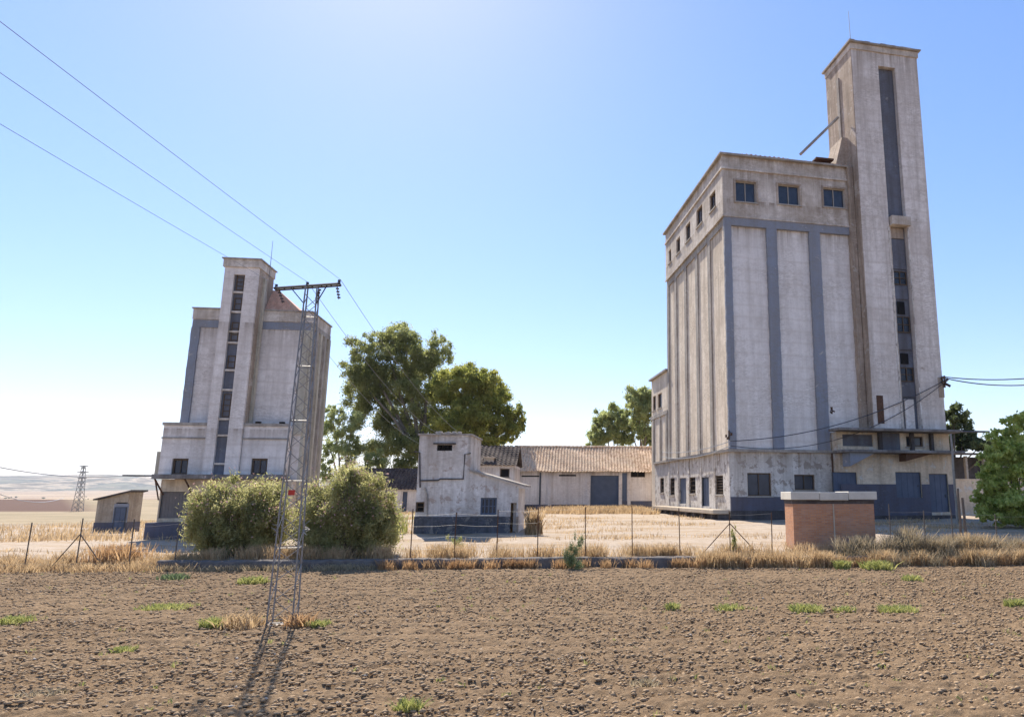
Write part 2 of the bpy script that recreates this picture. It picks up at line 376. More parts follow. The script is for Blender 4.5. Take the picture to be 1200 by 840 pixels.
def window(par, xf, r, cols=2, rows=1, rec=0.12, fr=0.09, fm='frame', gm='glass', sill=True, louv=0):
    a0, a1, z0, z1 = r
    w = MB(xf)
    w.box(a0, a1, rec, rec + 0.08, z0, z0 + fr); w.box(a0, a1, rec, rec + 0.08, z1 - fr, z1)
    w.box(a0, a0 + fr, rec, rec + 0.08, z0 + fr, z1 - fr); w.box(a1 - fr, a1, rec, rec + 0.08, z0 + fr, z1 - fr)
    for i in range(1, cols):
        x = a0 + (a1 - a0) * i / cols; w.box(x - 0.035, x + 0.035, rec + 0.01, rec + 0.07, z0 + fr, z1 - fr)
    for j in range(1, rows):
        z = z0 + (z1 - z0) * j / rows; w.box(a0 + fr, a1 - fr, rec + 0.015, rec + 0.065, z - 0.03, z + 0.03)
    for j in range(louv):
        z = z0 + fr + (z1 - z0 - 2 * fr) * (j + 0.5) / louv; w.box(a0 + fr, a1 - fr, rec - 0.03, rec + 0.05, z - 0.05, z + 0.02)
    wo = w.build('window', M[fm], par)
    MB(xf).box(a0, a1, rec + 0.09, rec + 0.12, z0, z1).build('pane', M[gm], wo)
    if sill:
        MB(xf).box(a0 - 0.1, a1 + 0.1, -0.1, rec, z0 - 0.1, z0 - 0.002).build('sill', M['whiteframe'], wo)
    return wo
def door(par, xf, r, mat='bluedoor', rec=0.15, ribs=6, lintel=None):
    a0, a1, z0, z1 = r
    d = MB(xf).box(a0 + 0.05, a1 - 0.05, rec, rec + 0.08, z0, z1 - 0.05)
    for i in range(ribs + 1):
        x = a0 + 0.1 + (a1 - a0 - 0.2) * i / ribs; d.box(x - 0.02, x + 0.02, rec - 0.02, rec - 0.001, z0 + 0.02, z1 - 0.08)
    do = d.build('door', M[mat], par)
    xm = a1 - 0.25
    MB(xf).box(xm - 0.03, xm + 0.03, rec - 0.07, rec - 0.02, z0 + (z1 - z0) * 0.42, z0 + (z1 - z0) * 0.5).build('handle', M['steel_dark'], do)
    f = MB(xf).box(a0, a0 + 0.05, rec - 0.03, rec + 0.09, z0, z1).box(a1 - 0.05, a1, rec - 0.03, rec + 0.09, z0, z1).box(a0 + 0.05, a1 - 0.05, rec - 0.03, rec + 0.09, z1 - 0.05, z1)
    f.build('frame', M['steel_dark'], do)
    return do
def tiled(par, poly, mat, name='roof', period=0.42, amp=0.05, lift=0.0):
    """corrugated tile sheet on a quad: poly = eave0, eave1, ridge1, ridge0 (local), corrugation runs up the slope"""
    e0, e1, r1, r0 = [Vector(p) for p in poly]
    L = (e1 - e0).length; nx = max(8, int(L / period * 6)); ny = max(3, int((r0 - e0).length / 0.38))
    nrm = (e1 - e0).cross(r0 - e0).normalized()
    if nrm.z < 0: nrm = -nrm
    vs = []; fs = []
    ph = [random.uniform(-0.4, 0.4) for _ in range(ny + 1)]
    for j in range(ny + 1):
        for step in (0, 1):
            if j == ny and step: continue
            for i in range(nx + 1):
                s = i / nx; t = (j + (0.96 if step else 0)) / ny
                p = (e0.lerp(e1, s)).lerp(r0.lerp(r1, s), t)
                w = math.cos(2 * math.pi * (s * L / period) + ph[j] * 0.5) * amp + (0.045 if not step else 0.0)
                w += 0.035 * math.sin(s * L * 0.7 + j * 0.35) + 0.02 * math.sin(s * L * 2.3 + j)
                vs.append(tuple(p + nrm * (w + lift)))
    rows = 2 * ny + 1; k = nx + 1
    for j in range(rows - 1):
        for i in range(nx): fs.append((j * k + i, j * k + i + 1, (j + 1) * k + i + 1, (j + 1) * k + i))
    b = MB(); b.add(vs, fs)
    o = b.build(name, mat, par, recalc=False)
    so = o.modifiers.new('thick', 'SOLIDIFY'); so.thickness = 0.05; so.offset = -1
    return o

# ------------------------------------------------------------------ terrain
def lerp_tab(tab, y):
    xs = [a for a, _ in tab]; zs = [b for _, b in tab]
    return np.interp(y, xs, zs)
GR = [(29, .40), (32, .44), (36, .62), (42, .76), (56, .98), (85, 1.12), (140, .8), (300, -2), (700, -6), (1500, -14), (3000, -6), (5200, 30), (9000, 60), (14000, 60)]
GL = [(29, .12), (31, .28), (40, .05), (54, -.35), (66, -.45), (100, -1.05), (150, -1.9), (230, -2.7), (400, -.1), (460, -4), (520, -7), (700, -9), (1500, -16), (3000, -8), (5200, 35), (9000, 60), (14000, 60)]
def edge_y(x): return 29.4 + 0.078 * (np.clip(x, -60, 60) + 5)
def terr(x, y):
    x = np.asarray(x, float); y = np.asarray(y, float)
    lo = -20 - 0.17 * np.clip(y - 30, 0, 60); t = np.clip((x - lo) / 4.0, 0, 1); t = t * t * (3 - 2 * t)
    z = lerp_tab(GL, y) * (1 - t) + lerp_tab(GR, y) * t
    e = edge_y(x)
    k = np.clip((y - e) / 0.35, 0, 1) * t + np.clip((y - e) / 1.6, 0, 1) * (1 - t)
    und = 0.03 * np.sin(x * 0.9 + y * 0.5) + 0.02 * np.sin(x * 2.1 - y * 1.3)
    return np.where(y < e, -0.16, -0.16 + (z + und * (y < 200) + 0.16) * k)
def tz(x, y): return float(terr(x, y))

def grid_mesh(name, xs, ys, zf, mat, smooth=True):
    X, Y = np.meshgrid(xs, ys); Z = zf(X, Y)
    co = np.stack([X, Y, Z], -1).reshape(-1, 3).astype(np.float32)
    nx, ny = len(xs), len(ys)
    i = np.arange(ny - 1)[:, None] * nx + np.arange(nx - 1)[None]
    q = np.stack([i, i + 1, i + nx + 1, i + nx], -1).reshape(-1, 4).astype(np.int32)
    return np_mesh(name, co, q, mat, smooth)
def np_mesh(name, co, faces, mat, smooth=False):
    k = faces.shape[1]
    me = bpy.data.meshes.new(name)
    me.vertices.add(len(co)); me.vertices.foreach_set('co', co.astype(np.float32).ravel())
    me.loops.add(faces.size); me.loops.foreach_set('vertex_index', faces.astype(np.int32).ravel())
    me.polygons.add(len(faces)); me.polygons.foreach_set('loop_start', np.arange(0, faces.size, k, dtype=np.int32))
    me.polygons.foreach_set('loop_total', np.full(len(faces), k, dtype=np.int32))
    if smooth: me.polygons.foreach_set('use_smooth', np.ones(len(faces), dtype=bool))
    me.update(calc_edges=True); me.materials.append(mat)
    o = bpy.data.objects.new(name, me); C.objects.link(o); return o

gx = np.unique(np.concatenate([np.arange(-70, 70, 0.8), -70 - np.geomspace(1, 13000, 70), 70 + np.geomspace(1, 13000, 70)]))
gy = np.unique(np.concatenate([np.arange(24, 34, 0.12), np.arange(-20, 24, 2.0), np.arange(34, 90, 0.8), 90 + np.geomspace(1, 12900, 130), -20 - np.geomspace(1, 13000, 30)]))
g = grid_mesh('ground', gx, gy, terr, M['ground']); g['kind'] = 'structure'

# ploughed field: real clods
def vnoise(nx, ny, cx, cy):
    """smooth value noise on a grid nx x ny with cells of cx, cy samples"""
    a = RNG.random((int(ny / cy) + 3, int(nx / cx) + 3))
    yi = np.arange(ny) / cy; xi = np.arange(nx) / cx
    y0 = yi.astype(int); x0 = xi.astype(int); fy = yi - y0; fx = xi - x0
    fy = (fy * fy * (3 - 2 * fy))[:, None]; fx = (fx * fx * (3 - 2 * fx))[None]
    A = a[np.ix_(y0, x0)]; B = a[np.ix_(y0, x0 + 1)]; Cc = a[np.ix_(y0 + 1, x0)]; D = a[np.ix_(y0 + 1, x0 + 1)]
    return (A * (1 - fx) + B * fx) * (1 - fy) + (Cc * (1 - fx) + D * fx) * fy
st = 0.04
fx_ = np.arange(-34, 26, st); fy_ = np.arange(6.5, 31.8, st)
def field_z(X, Y):
    ny, nx = X.shape
    n0 = RNG.random((ny, nx)); n1 = vnoise(nx, ny, 2.2, 2); n2 = vnoise(nx, ny, 5, 3.6); n3 = vnoise(nx, ny, 16, 9); n4 = vnoise(nx, ny, 75, 50); n5 = vnoise(nx, ny, 200, 12)
    z = 0.022 * n0 + 0.046 * n1 + 0.085 * np.clip(n2 - 0.5, 0, 1) + 0.035 * n3 + 0.05 * n4 + 0.025 * n5
    z += 0.016 * np.sin((Y - 0.06 * X) * 2 * math.pi / 0.72 + 2.0 * n4 + 1.2 * n3)
    e = edge_y(X); fade = np.clip((e + 0.15 - Y) / 0.6, 0, 1)
    return (z - 0.03) * fade - 0.25 * (1 - fade)
fo = grid_mesh('field', fx_, fy_, field_z, M['soil'], smooth=False); fo['kind'] = 'structure'

def lumps(name, pts, smin, smax, mat):
    ico = np.array([(0, 0, 1), (.9, 0, .3), (.28, .85, .3), (-.72, .53, .3), (-.72, -.53, .3), (.28, -.85, .3), (0, 0, -.6)], float)
    tri = np.array([(0, 1, 2), (0, 2, 3), (0, 3, 4), (0, 4, 5), (0, 5, 1), (6, 2, 1), (6, 3, 2), (6, 4, 3), (6, 5, 4), (6, 1, 5)])
    n = len(pts); s = RNG.uniform(0, 1, n) ** 2.5 * (smax - smin) + smin
    v = ico[None] * (s[:, None, None]) * RNG.uniform(0.55, 1.25, (n, 7, 1)); v[:, :, 0] *= RNG.uniform(.8, 1.6, (n, 1))
    a = RNG.uniform(0, 6.28, n); c, d = np.cos(a)[:, None], np.sin(a)[:, None]
    x = v[:, :, 0] * c - v[:, :, 1] * d; y = v[:, :, 0] * d + v[:, :, 1] * c
    co = np.stack([x + pts[:, 0:1], y + pts[:, 1:2], v[:, :, 2] * 0.75 + pts[:, 2:3]], -1).reshape(-1, 3)
    f = (tri[None] + (np.arange(n) * 7)[:, None, None]).reshape(-1, 3)
    return np_mesh(name, co, f, mat)
def field_pts(n, y0=8, y1=29.2):
    y = RNG.uniform(y0, y1, n); x = RNG.uniform(-1, 1, n) * (y * 0.95) - y * 0.18
    return np.stack([x, y, np.full(n, 0.085)], -1)
o = lumps('soil_clods', field_pts(85000), 0.008, 0.062, M['clod']); o['kind'] = 'stuff'; tag(o, 'loose brown clods of earth scattered over the ploughed field', 'soil clods')
o = lumps('field_stones', field_pts(700), 0.008, 0.045, M['pebble']); o['kind'] = 'stuff'; tag(o, 'small pale stones lying among the clods of the ploughed field', 'stones')

# distant hills
def hills():
    n = 160; vs = []; fs = []
    rows = [(5200, 0.0), (6000, 0.35), (7000, 0.8), (7800, 1.0), (9000, 0.6), (11000, 0.2)]
    for d, k in rows:
        for i in range(n + 1):
            a = R(-75 + 150 * i / n)
            h = 100 + 42 * math.sin(a * 9 + 0.6) + 24 * math.sin(a * 23 + d * 0.0007) + 12 * math.sin(a * 51 + 2)
            z = 25 + k * h * (0.9 + 0.1 * math.sin(a * 31 + d * 0.002))
            vs.append((math.sin(a) * d, math.cos(a) * d, z - (40 if k == 0 else 0)))
    for j in range(len(rows) - 1):
        for i in range(n):
            a = j * (n + 1) + i; fs.append((a, a + 1, a + n + 2, a + n + 1))
    b = MB(); b.add(vs, fs); o = b.build('hills', M['hill'], recalc=False); o['kind'] = 'structure'
    for p in o.data.polygons: p.use_smooth = True
hills()

def far_trees():
    n = 420; d = RNG.uniform(900, 3600, n); a = RNG.uniform(-.95, .5, n); row = RNG.random(n) < .6
    d = np.where(row, np.round(d / 400) * 400 + RNG.normal(0, 6, n), d)
    x, y = d * np.sin(a), d * np.cos(a); p = np.stack([x, y, terr(x, y) + 2], -1)
    o = lumps('far_trees', p, 2.5, 6.5, M['dark_tree']); o['kind'] = 'stuff'; tag(o, 'tiny dark trees and hedges dotted over the hazy plain', 'trees')
far_trees()
# ------------------------------------------------------------------ right silo
def right_silo():
    o = at(857, 609, 56); o.z = 0.98
    fr = Fr(o, 12.5)
    T = thing('grain_silo', 'tall white and slate blue concrete grain silo with high stair tower, right of the yard', 'grain silo', o, fr.a, 'two grain silos')
    ZB, ZC, ZT = 5.35, 24.75, 30.2; W, D = 12.0, 19.0
    # base storey, holed front and left
    f_hole = [fr.frect(876, 554, 904, 581), fr.frect(931, 556, 955, 574)]
    s_rects = [((838.5, 557, 847.5, 579), 'louv'), ((821.5, 559, 831, 593), 'door'), ((808, 559, 815, 578), 'win'),
               ((796, 560, 804, 590), 'door'), ((785, 560, 790.5, 580), 'win'), ((773.5, 560, 778, 577), 'win')]
    s_hole = [fr.srect(*r) for r, _ in s_rects]
    base = MB(FRONT(0)); base.holed(0, W, 0.4, ZB, 0.35, f_hole)
    base.xf = LEFT(0); base.holed(0.352, 25.0, -.6, ZB, 0.35, s_hole)
    base.xf = None; base.box(W, W + .3, .36, 25, -.6, ZB).box(.36, W, 24.7, 25, -.6, ZB).box(.36, W, .36, 24.69, ZB - .2, ZB - .01)
    base.build('base_wall', M['base'], T)
    zf = fr.front(890, 598)[1]
    MB().box(-0.06, 8.7, -0.12, 0.3, -0.6, zf).build('foundation', M['darkconc'], T)
    MB().box(0.002, 8.6, -0.05, 0.3, zf + .002, fr.front(890, 582)[1]).build('dado', M['dado'], T)
    for h in f_hole: window(T, FRONT(0), h, cols=2, rows=1, rec=0.15)
    for h, (_, k) in zip(s_hole, s_rects):
        if k == 'door': door(T, LEFT(0), h, ribs=3)
        else: window(T, LEFT(0), h, cols=1, rec=0.1, louv=6 if k == 'louv' else 3, gm='black')
    # base pilasters on the left side, thin ledge course over base
    for y in (0.0, 3.55, 7.4, 11.2, 15.0, 18.6):
        MB().box(-0.07, -0.001, y + 0.02, y + 0.45, 0.6, ZB - 0.15).build('base_pilaster', M['base'], T)
    MB().box(-0.25, 8.7, -0.25, -0.002, ZB - 0.12, ZB + 0.1).box(-0.25, -0.002, 0, 25.1, ZB - 0.12, ZB + 0.1).build('string_course', M['concrete'], T)
    # shaft
    MB().box(0.1, W + 1, 0.1, D, ZB, ZC).build('shaft', M['panel'], T)
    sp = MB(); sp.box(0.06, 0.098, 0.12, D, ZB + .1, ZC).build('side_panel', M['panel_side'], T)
    for u0, u1 in ((849, 859.5), (902, 914), (953, 966)):
        x0 = fr.front(u0, 400)[0]; x1 = fr.front(u1, 400)[0]
        if u0 == 849: x0 = -0.08
        MB().strip(x0, x1, -0.16, 0.099, ZB + 0.1, ZC - 0.75).build('pilaster', M['blue'], T)
    MB().box(-0.08, W + .2, -0.17, 0.098, ZC - 0.75, ZC).build('blue_band', M['blue'], T)
    ys = [0.1, 3.9, 7.7, 11.5, 15.2, 18.3]
    for i, y in enumerate(ys):
        w = 0.75 if i else 0.5
        MB().box(-0.05, 0.058, y, y + w, ZB + 0.1, ZC - 0.7).build('pilaster', M['concrete'] if i else M['panel_side'], T)
    MB().box(-0.05, 0.057, 0.1, D, ZC - 0.7, ZC - 0.01).build('side_band', M['concrete'], T)
    # upper storey
    wf = [fr.frect(862, 213, 886, 237, -.15), fr.frect(912, 217, 937, 240, -.15), fr.frect(965, 221, 990, 243, -.15)]
    ws = [fr.srect(831.5, 226, 838.5, 246, -.15), fr.srect(816, 243, 823, 264, -.15), fr.srect(803.5, 262, 809, 282, -.15), fr.srect(792.5, 279, 797, 297, -.15), fr.srect(783.5, 293, 786.5, 308, -.15)]
    up = MB(FRONT(-0.15)); up.holed(-0.15, W + .1, ZC, ZT, 0.4, wf)
    up.xf = LEFT(-0.15); up.holed(0.252, D + .1, ZC, ZT, 0.4, ws)
    up.xf = None; up.box(W + .1, W + .5, -.15, D + .1, ZC, ZT).box(.26, W + .09, D - .3, D + .1, ZC, ZT).box(.26, W, .26, D - .31, ZT - .2, ZT - .02).box(.26, W, .26, D - .31, ZC + .02, ZC + .2)
    up.build('upper_wall', M['upper'], T)
    for h in wf: window(T, FRONT(-0.15), h, cols=2, rows=1, rec=0.16, fr=0.07, fm='whiteframe')
    for h in ws: window(T, LEFT(-0.15), h, cols=2, rec=0.14, fr=0.12)
    # surrounds of front windows, upper moulding, sills
    for h in wf:
        a0, a1, z0, z1 = h
        s = MB(FRONT(-.15)).box(a0 - .18, a0 - .002, -.06, -.002, z0 - .15, z1 + .15).box(a1 + .002, a1 + .18, -.06, -.002, z0 - .15, z1 + .15).box(a0 - .002, a1 + .002, -.06, -.002, z1 + .002, z1 + .15)
        s.build('window_surround', M['tower_side'], T)
    MB().box(-0.27, W, -0.27, -0.152, ZT - 1.25, ZT - 1.08).box(-0.27, -0.152, -.15, D + .1, ZT - 1.25, ZT - 1.08).build('moulding', M['upper'], T)
    MB().box(-0.24, W, -0.24, -0.152, ZC - .05, ZC + .12).box(-0.24, -0.152, -.15, D + .1, ZC - .05, ZC + .12).build('moulding', M['upper'], T)
    MB().box(-0.42, W, -0.42, D + .35, ZT, ZT + .16).build('roof_slab', M['concrete'], T)
    # low hipped tile roof
    zr = ZT + .17
    tiled(T, [(1.6, -0.3, zr), (W - .1, -0.3, zr), (W - .1, 6, zr + 1.05), (1.6, 6, zr + 1.05)], M['redtile'])
    tiled(T, [(-0.3, D, zr), (-0.3, 1.2, zr), (5, 1.2, zr + .9), (5, D, zr + .9)], M['redtile'])
    MB().prism([(5, zr), (W, zr), (W, zr + .85), (5, zr + .85)], 1.3, D).build('roof_ridge', M['concrete'], T)
    # stair tower
    tx0, tx1, ty, TZ = 11.95, 18.55, -1.2, 41.3
    sx0 = fr.front(1029, 150, ty)[0]; sx1 = fr.front(1046, 150, ty)[0]
    sx0 = 14.55; sx1 = 16.25
    MB().box(tx0 + .05, tx1 - .05, ty + .45, 3.6, 6.9, TZ).build('tower_core', M['slot'], T)
    MB().box(tx0, sx0, ty, ty + .448, 6.9, TZ).build('tower_strip', M['tower'], T)
    MB().box(sx1, tx1, ty, ty + .448, 6.9, TZ).build('tower_strip', M['tower'], T)
    MB().box(sx0 + .002, sx1 - .002, ty + .02, ty + .446, TZ - 1.3, TZ - .01).build('tower_lintel', M['tower'], T)
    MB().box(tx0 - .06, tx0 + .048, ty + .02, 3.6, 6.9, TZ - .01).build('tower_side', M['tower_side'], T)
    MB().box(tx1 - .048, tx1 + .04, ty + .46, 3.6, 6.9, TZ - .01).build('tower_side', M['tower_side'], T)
    MB().box(tx0 - .16, tx0 - .062, 1.1, 1.5, ZT, TZ - 1.5).build('side_rib', M['concrete'], T)
    MB().box(tx0 - .1, tx1 + .1, ty - .1, 3.7, TZ, TZ + .55).build('frieze', M['upper'], T)
    rt = MB()
    for i in range(14):
        x = tx0 - .3 + (tx1 - tx0 + .6) * i / 14
        rt.box(x + .004, x + (tx1 - tx0 + .6) / 14 - .004, ty - .3 + random.uniform(-.04, .04), 3.9, TZ + .552 + random.uniform(0, .05), TZ + .74 + random.uniform(-.02, .03))
    rt.build('tower_roof', M['concrete'], T)
    zb0 = fr.front(1052, 265, ty)[1]; zb1 = fr.front(1052, 255, ty)[1]
    MB().box(sx0 + .1, sx1 + .2, ty - .4, ty + .44, zb0, zb1).build('slot_box', M['upper'], T)
    # openings down the slot
    MB().strip(sx0 + .03, sx0 + .2, ty + .12, ty + .446, 7.0, zb0 - .01, .02).build('slot_jamb', M['upper'], T)
    for z0, z1, kind in ((zb0 - 1.0, zb0 - .05, 'p'), (21.0, zb0 - 1.1, 'b'), (19.6, 20.8, 'w'), (18.3, 19.4, 'b'), (17.0, 18.1, 'o'), (15.4, 16.8, 'w'), (13.9, 15.2, 'b'), (12.7, 13.6, 'o'), (11.2, 12.4, 'w'), (9.9, 10.9, 'b')):
        if kind == 'w': window(T, FRONT(ty + .45), (sx0 + .28, sx1 - .12, z0, z1), cols=2, rows=2, rec=-0.09, fr=.07, sill=False)
        elif kind == 'o': MB().box(sx0 + .5, sx1 - .5, ty + .38, ty + .449, z0, z1).build('opening', M['black'], T)
        else: MB().box(sx0 + .26, sx1 - .14, ty + .34, ty + .449, z0, z1).build('slot_panel', M['slot'] if kind == 'b' else M['tower_side'], T)
    MB().box(sx0 + .5, sx1 - .35, ty + .3, ty + .44, 7.2, 9.7).build('slot_panel', M['panel'], T)
    for x in (sx0 - .12, sx1 + .01):
        MB().strip(x, x + .11, ty - .06, ty - .002, 7.2, zb0 - .1, .03).build('slot_trim', M['base'], T)
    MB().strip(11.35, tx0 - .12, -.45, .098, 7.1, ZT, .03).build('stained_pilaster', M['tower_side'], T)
    # front gallery and loading dock under the tower
    dx0, dx1 = 8.72, 18.9
    doors = [fr.frect(977, 553, 1005, 585, ty), fr.frect(1050, 553, 1080, 583, ty), fr.frect(1090, 555, 1112, 600, ty)]
    gal = [fr.frect(1064, 511, 1084, 523, ty), (dx0 + .5, dx0 + 3.2, 5.75, 6.7)]
    dk = MB(FRONT(ty)); dk.holed(dx0, dx1, .302, 5.15, .35, doors)
    dk.xf = None; dk.box(dx0, dx0 + .35, ty + .36, -.002, .302, 5.15).box(dx1 - .35, dx1, ty + .36, 6, .302, 5.15).box(12.4, dx1 - .36, 5.6, 6, -.6, 5.15)
    dk.build('dock_wall', M['cream'], T)
    MB().box(dx0 - .1, dx1 + .2, ty - .25, 0.29, -.6, .3).build('dock_foundation', M['darkconc'], T)
    MB().box(dx0 - .01, doors[1][0], ty - .04, ty - .002, .302, 2.75).box(doors[1][0], doors[1][1], ty - .04, ty + .2, .302, doors[1][2]).box(doors[1][1], doors[2][0], ty - .04, ty - .002, .302, 2.75).box(doors[2][1] + .01, dx1 + .04, ty - .04, ty - .002, .302, 2.75).build('dock_dado', M['dado'], T)
    door(T, FRONT(ty), doors[0], ribs=5); door(T, FRONT(ty), doors[1], ribs=4, mat='bluedoor'); door(T, FRONT(ty), (doors[2][0], doors[2][1], .31, doors[2][3]), ribs=3)
    gw = MB(FRONT(ty + .25)); gw.holed(dx0, dx1, 5.4, 6.88, .3, gal); gw.xf = None
    gw.box(dx1 - .3, dx1, ty + .56, 5, 5.4, 6.88).box(dx0, dx0 + .3, ty + .56, .098, 5.4, 6.88)
    gw.build('gallery_wall', M['cream'], T)
    window(T, FRONT(ty + .25), gal[0], cols=2, fr=.12); MB().box(gal[1][0], gal[1][1], ty + .4, ty + .45, 5.75, 6.7).build('gallery_panel', M['slot'], T)
    for x in (dx0 + 3.6, 15.2, 17.0):
        MB().box(x, x + .28, ty - .05, ty + .248, 5.4, 6.88).build('gallery_post', M['darkconc'], T)
    MB().box(dx0 + 3.9, 14.3, ty + .18, ty + .247, 5.45, 6.85).build('gallery_panel', M['slot'], T)
    MB().box(dx0 - .3, dx1 + .15, ty - 1.5, ty + .5, 5.16, 5.38).build('gallery_floor', M['canopy'], T, .03)
    MB().box(dx0 - .6, dx1 + .25, ty - 1.3, ty + .446, 6.89, 7.1).build('canopy', M['canopy'], T, .03)
    MB().prism([(9.0, 5.15), (11.2, 5.15), (9.0, 4.1)], ty - 1.2, ty - .003).build('bracket', M['blue'], T)
    MB().prism([(14.0, 5.15), (16.4, 5.15), (14.0, 4.55)], ty - 1.0, ty - .003).build('bracket', M['rust'], T)
    MB().tube([(dx1 + .2, ty - .9, 7.0), (dx1 + 3.0, ty - .9, 7.02)], .09).build('canopy_beam', M['steel_dark'], T)
    # crack stain and broken corner
    MB().box(18.1, 18.62, ty - .03, ty + .3, 9.9, 11.6).build('broken_corner', M['tower_side'], T)
    MB().box(12.3, 12.9, ty - .02, ty - .001, 7.6, 9.9).build('stain_patch', M['rust'], T)
    # rear annex
    ax = MB(LEFT(0.0)); a_h = [fr.srect(765, 464, 768.5, 481), fr.srect(771, 461, 775.5, 478)]
    zt = 14.9; yA = 26.6
    ax.holed(D + .01, yA, ZB + .01, zt, .35, a_h)
    ax.xf = None; ax.box(.36, W, D + .01, D + .3, ZB + .01, zt).box(.36, W, yA - .35, yA, -.6, zt).box(W, W + .3, D, yA, ZB, zt).box(0, .35, 25.01, yA, -.6, ZB)
    ax.build('annex_wall', M['panel_side'], T)
    for h in a_h: window(T, LEFT(0), h, cols=1, fr=.1)
    MB().box(-.3, W + .4, D + .02, yA + .3, zt + .002, zt + .2).build('annex_roof', M['concrete'], T)
    for y in (D + .3, D + 3.0, D + 6.2): MB().box(-.12, -.002, y, y + .5, ZB + .1, zt - 4.6).build('annex_pilaster', M['concrete'], T)
    MB().box(-.14, -.002, D + .05, yA, zt - 4.6, zt - 4.2).build('annex_band', M['concrete'], T)
    # loading platform along the left side
    MB().box(-1.5, -.15, -.1, 20, .46, .78).build('platform_slab', M['ledge'], T, .04)
    MB().box(-1.0, -.16, .1, 19.8, -.6, .458).build('platform_void_shade', M['darkconc'], T)  # dark block put in for the shaded void beneath the slab
    for y in np.arange(.6, 20, 2.4): MB().box(-1.35, -1.002, y, y + .45, -.6, .459).build('platform_pier', M['darkconc'], T)
    # chute on the roof
    MB().box(8.9, 10.6, .5, 2.2, ZT + 1.0, ZT + 1.15).build('hatch_roof', M['rust'], T)
    MB().hexa([(10.6, .3, ZT + .3), (11.9, .3, ZT + .3), (11.9, 2.5, ZT + .3), (10.6, 2.5, ZT + .3), (11.4, .3, ZT + 3.2), (11.9, .3, ZT + 3.2), (11.9, 2.5, ZT + 3.2), (11.4, 2.5, ZT + 3.2)]).build('chute', M['tower_side'], T)
    MB().tube([(9.9, .9, ZT + .6), (12.0, .9, ZT + .6)], .05).build('rail', M['rust'], T)
    p0 = fr.front(938, 181, 1.0); p1 = fr.front(982, 138, 1.0)
    MB().tube([(p0[0], 1.0, p0[1]), (p1[0], 1.0, p1[1])], .14).build('chute_pipe', M['concrete'], T)
    p0 = fr.front(997, 50, 1.0)
    MB().tube([(p0[0], 1.0, TZ + .6), (p0[0] - .05, 1.0, TZ + 5.6)], .035, r1=.02).build('antenna', M['steel'], T)
    MB().tube([(8.62, -.2, .9), (8.62, -.2, 5.2)], .06).build('downpipe', M['rust'], T)
    return T, fr
RS, RF = right_silo()

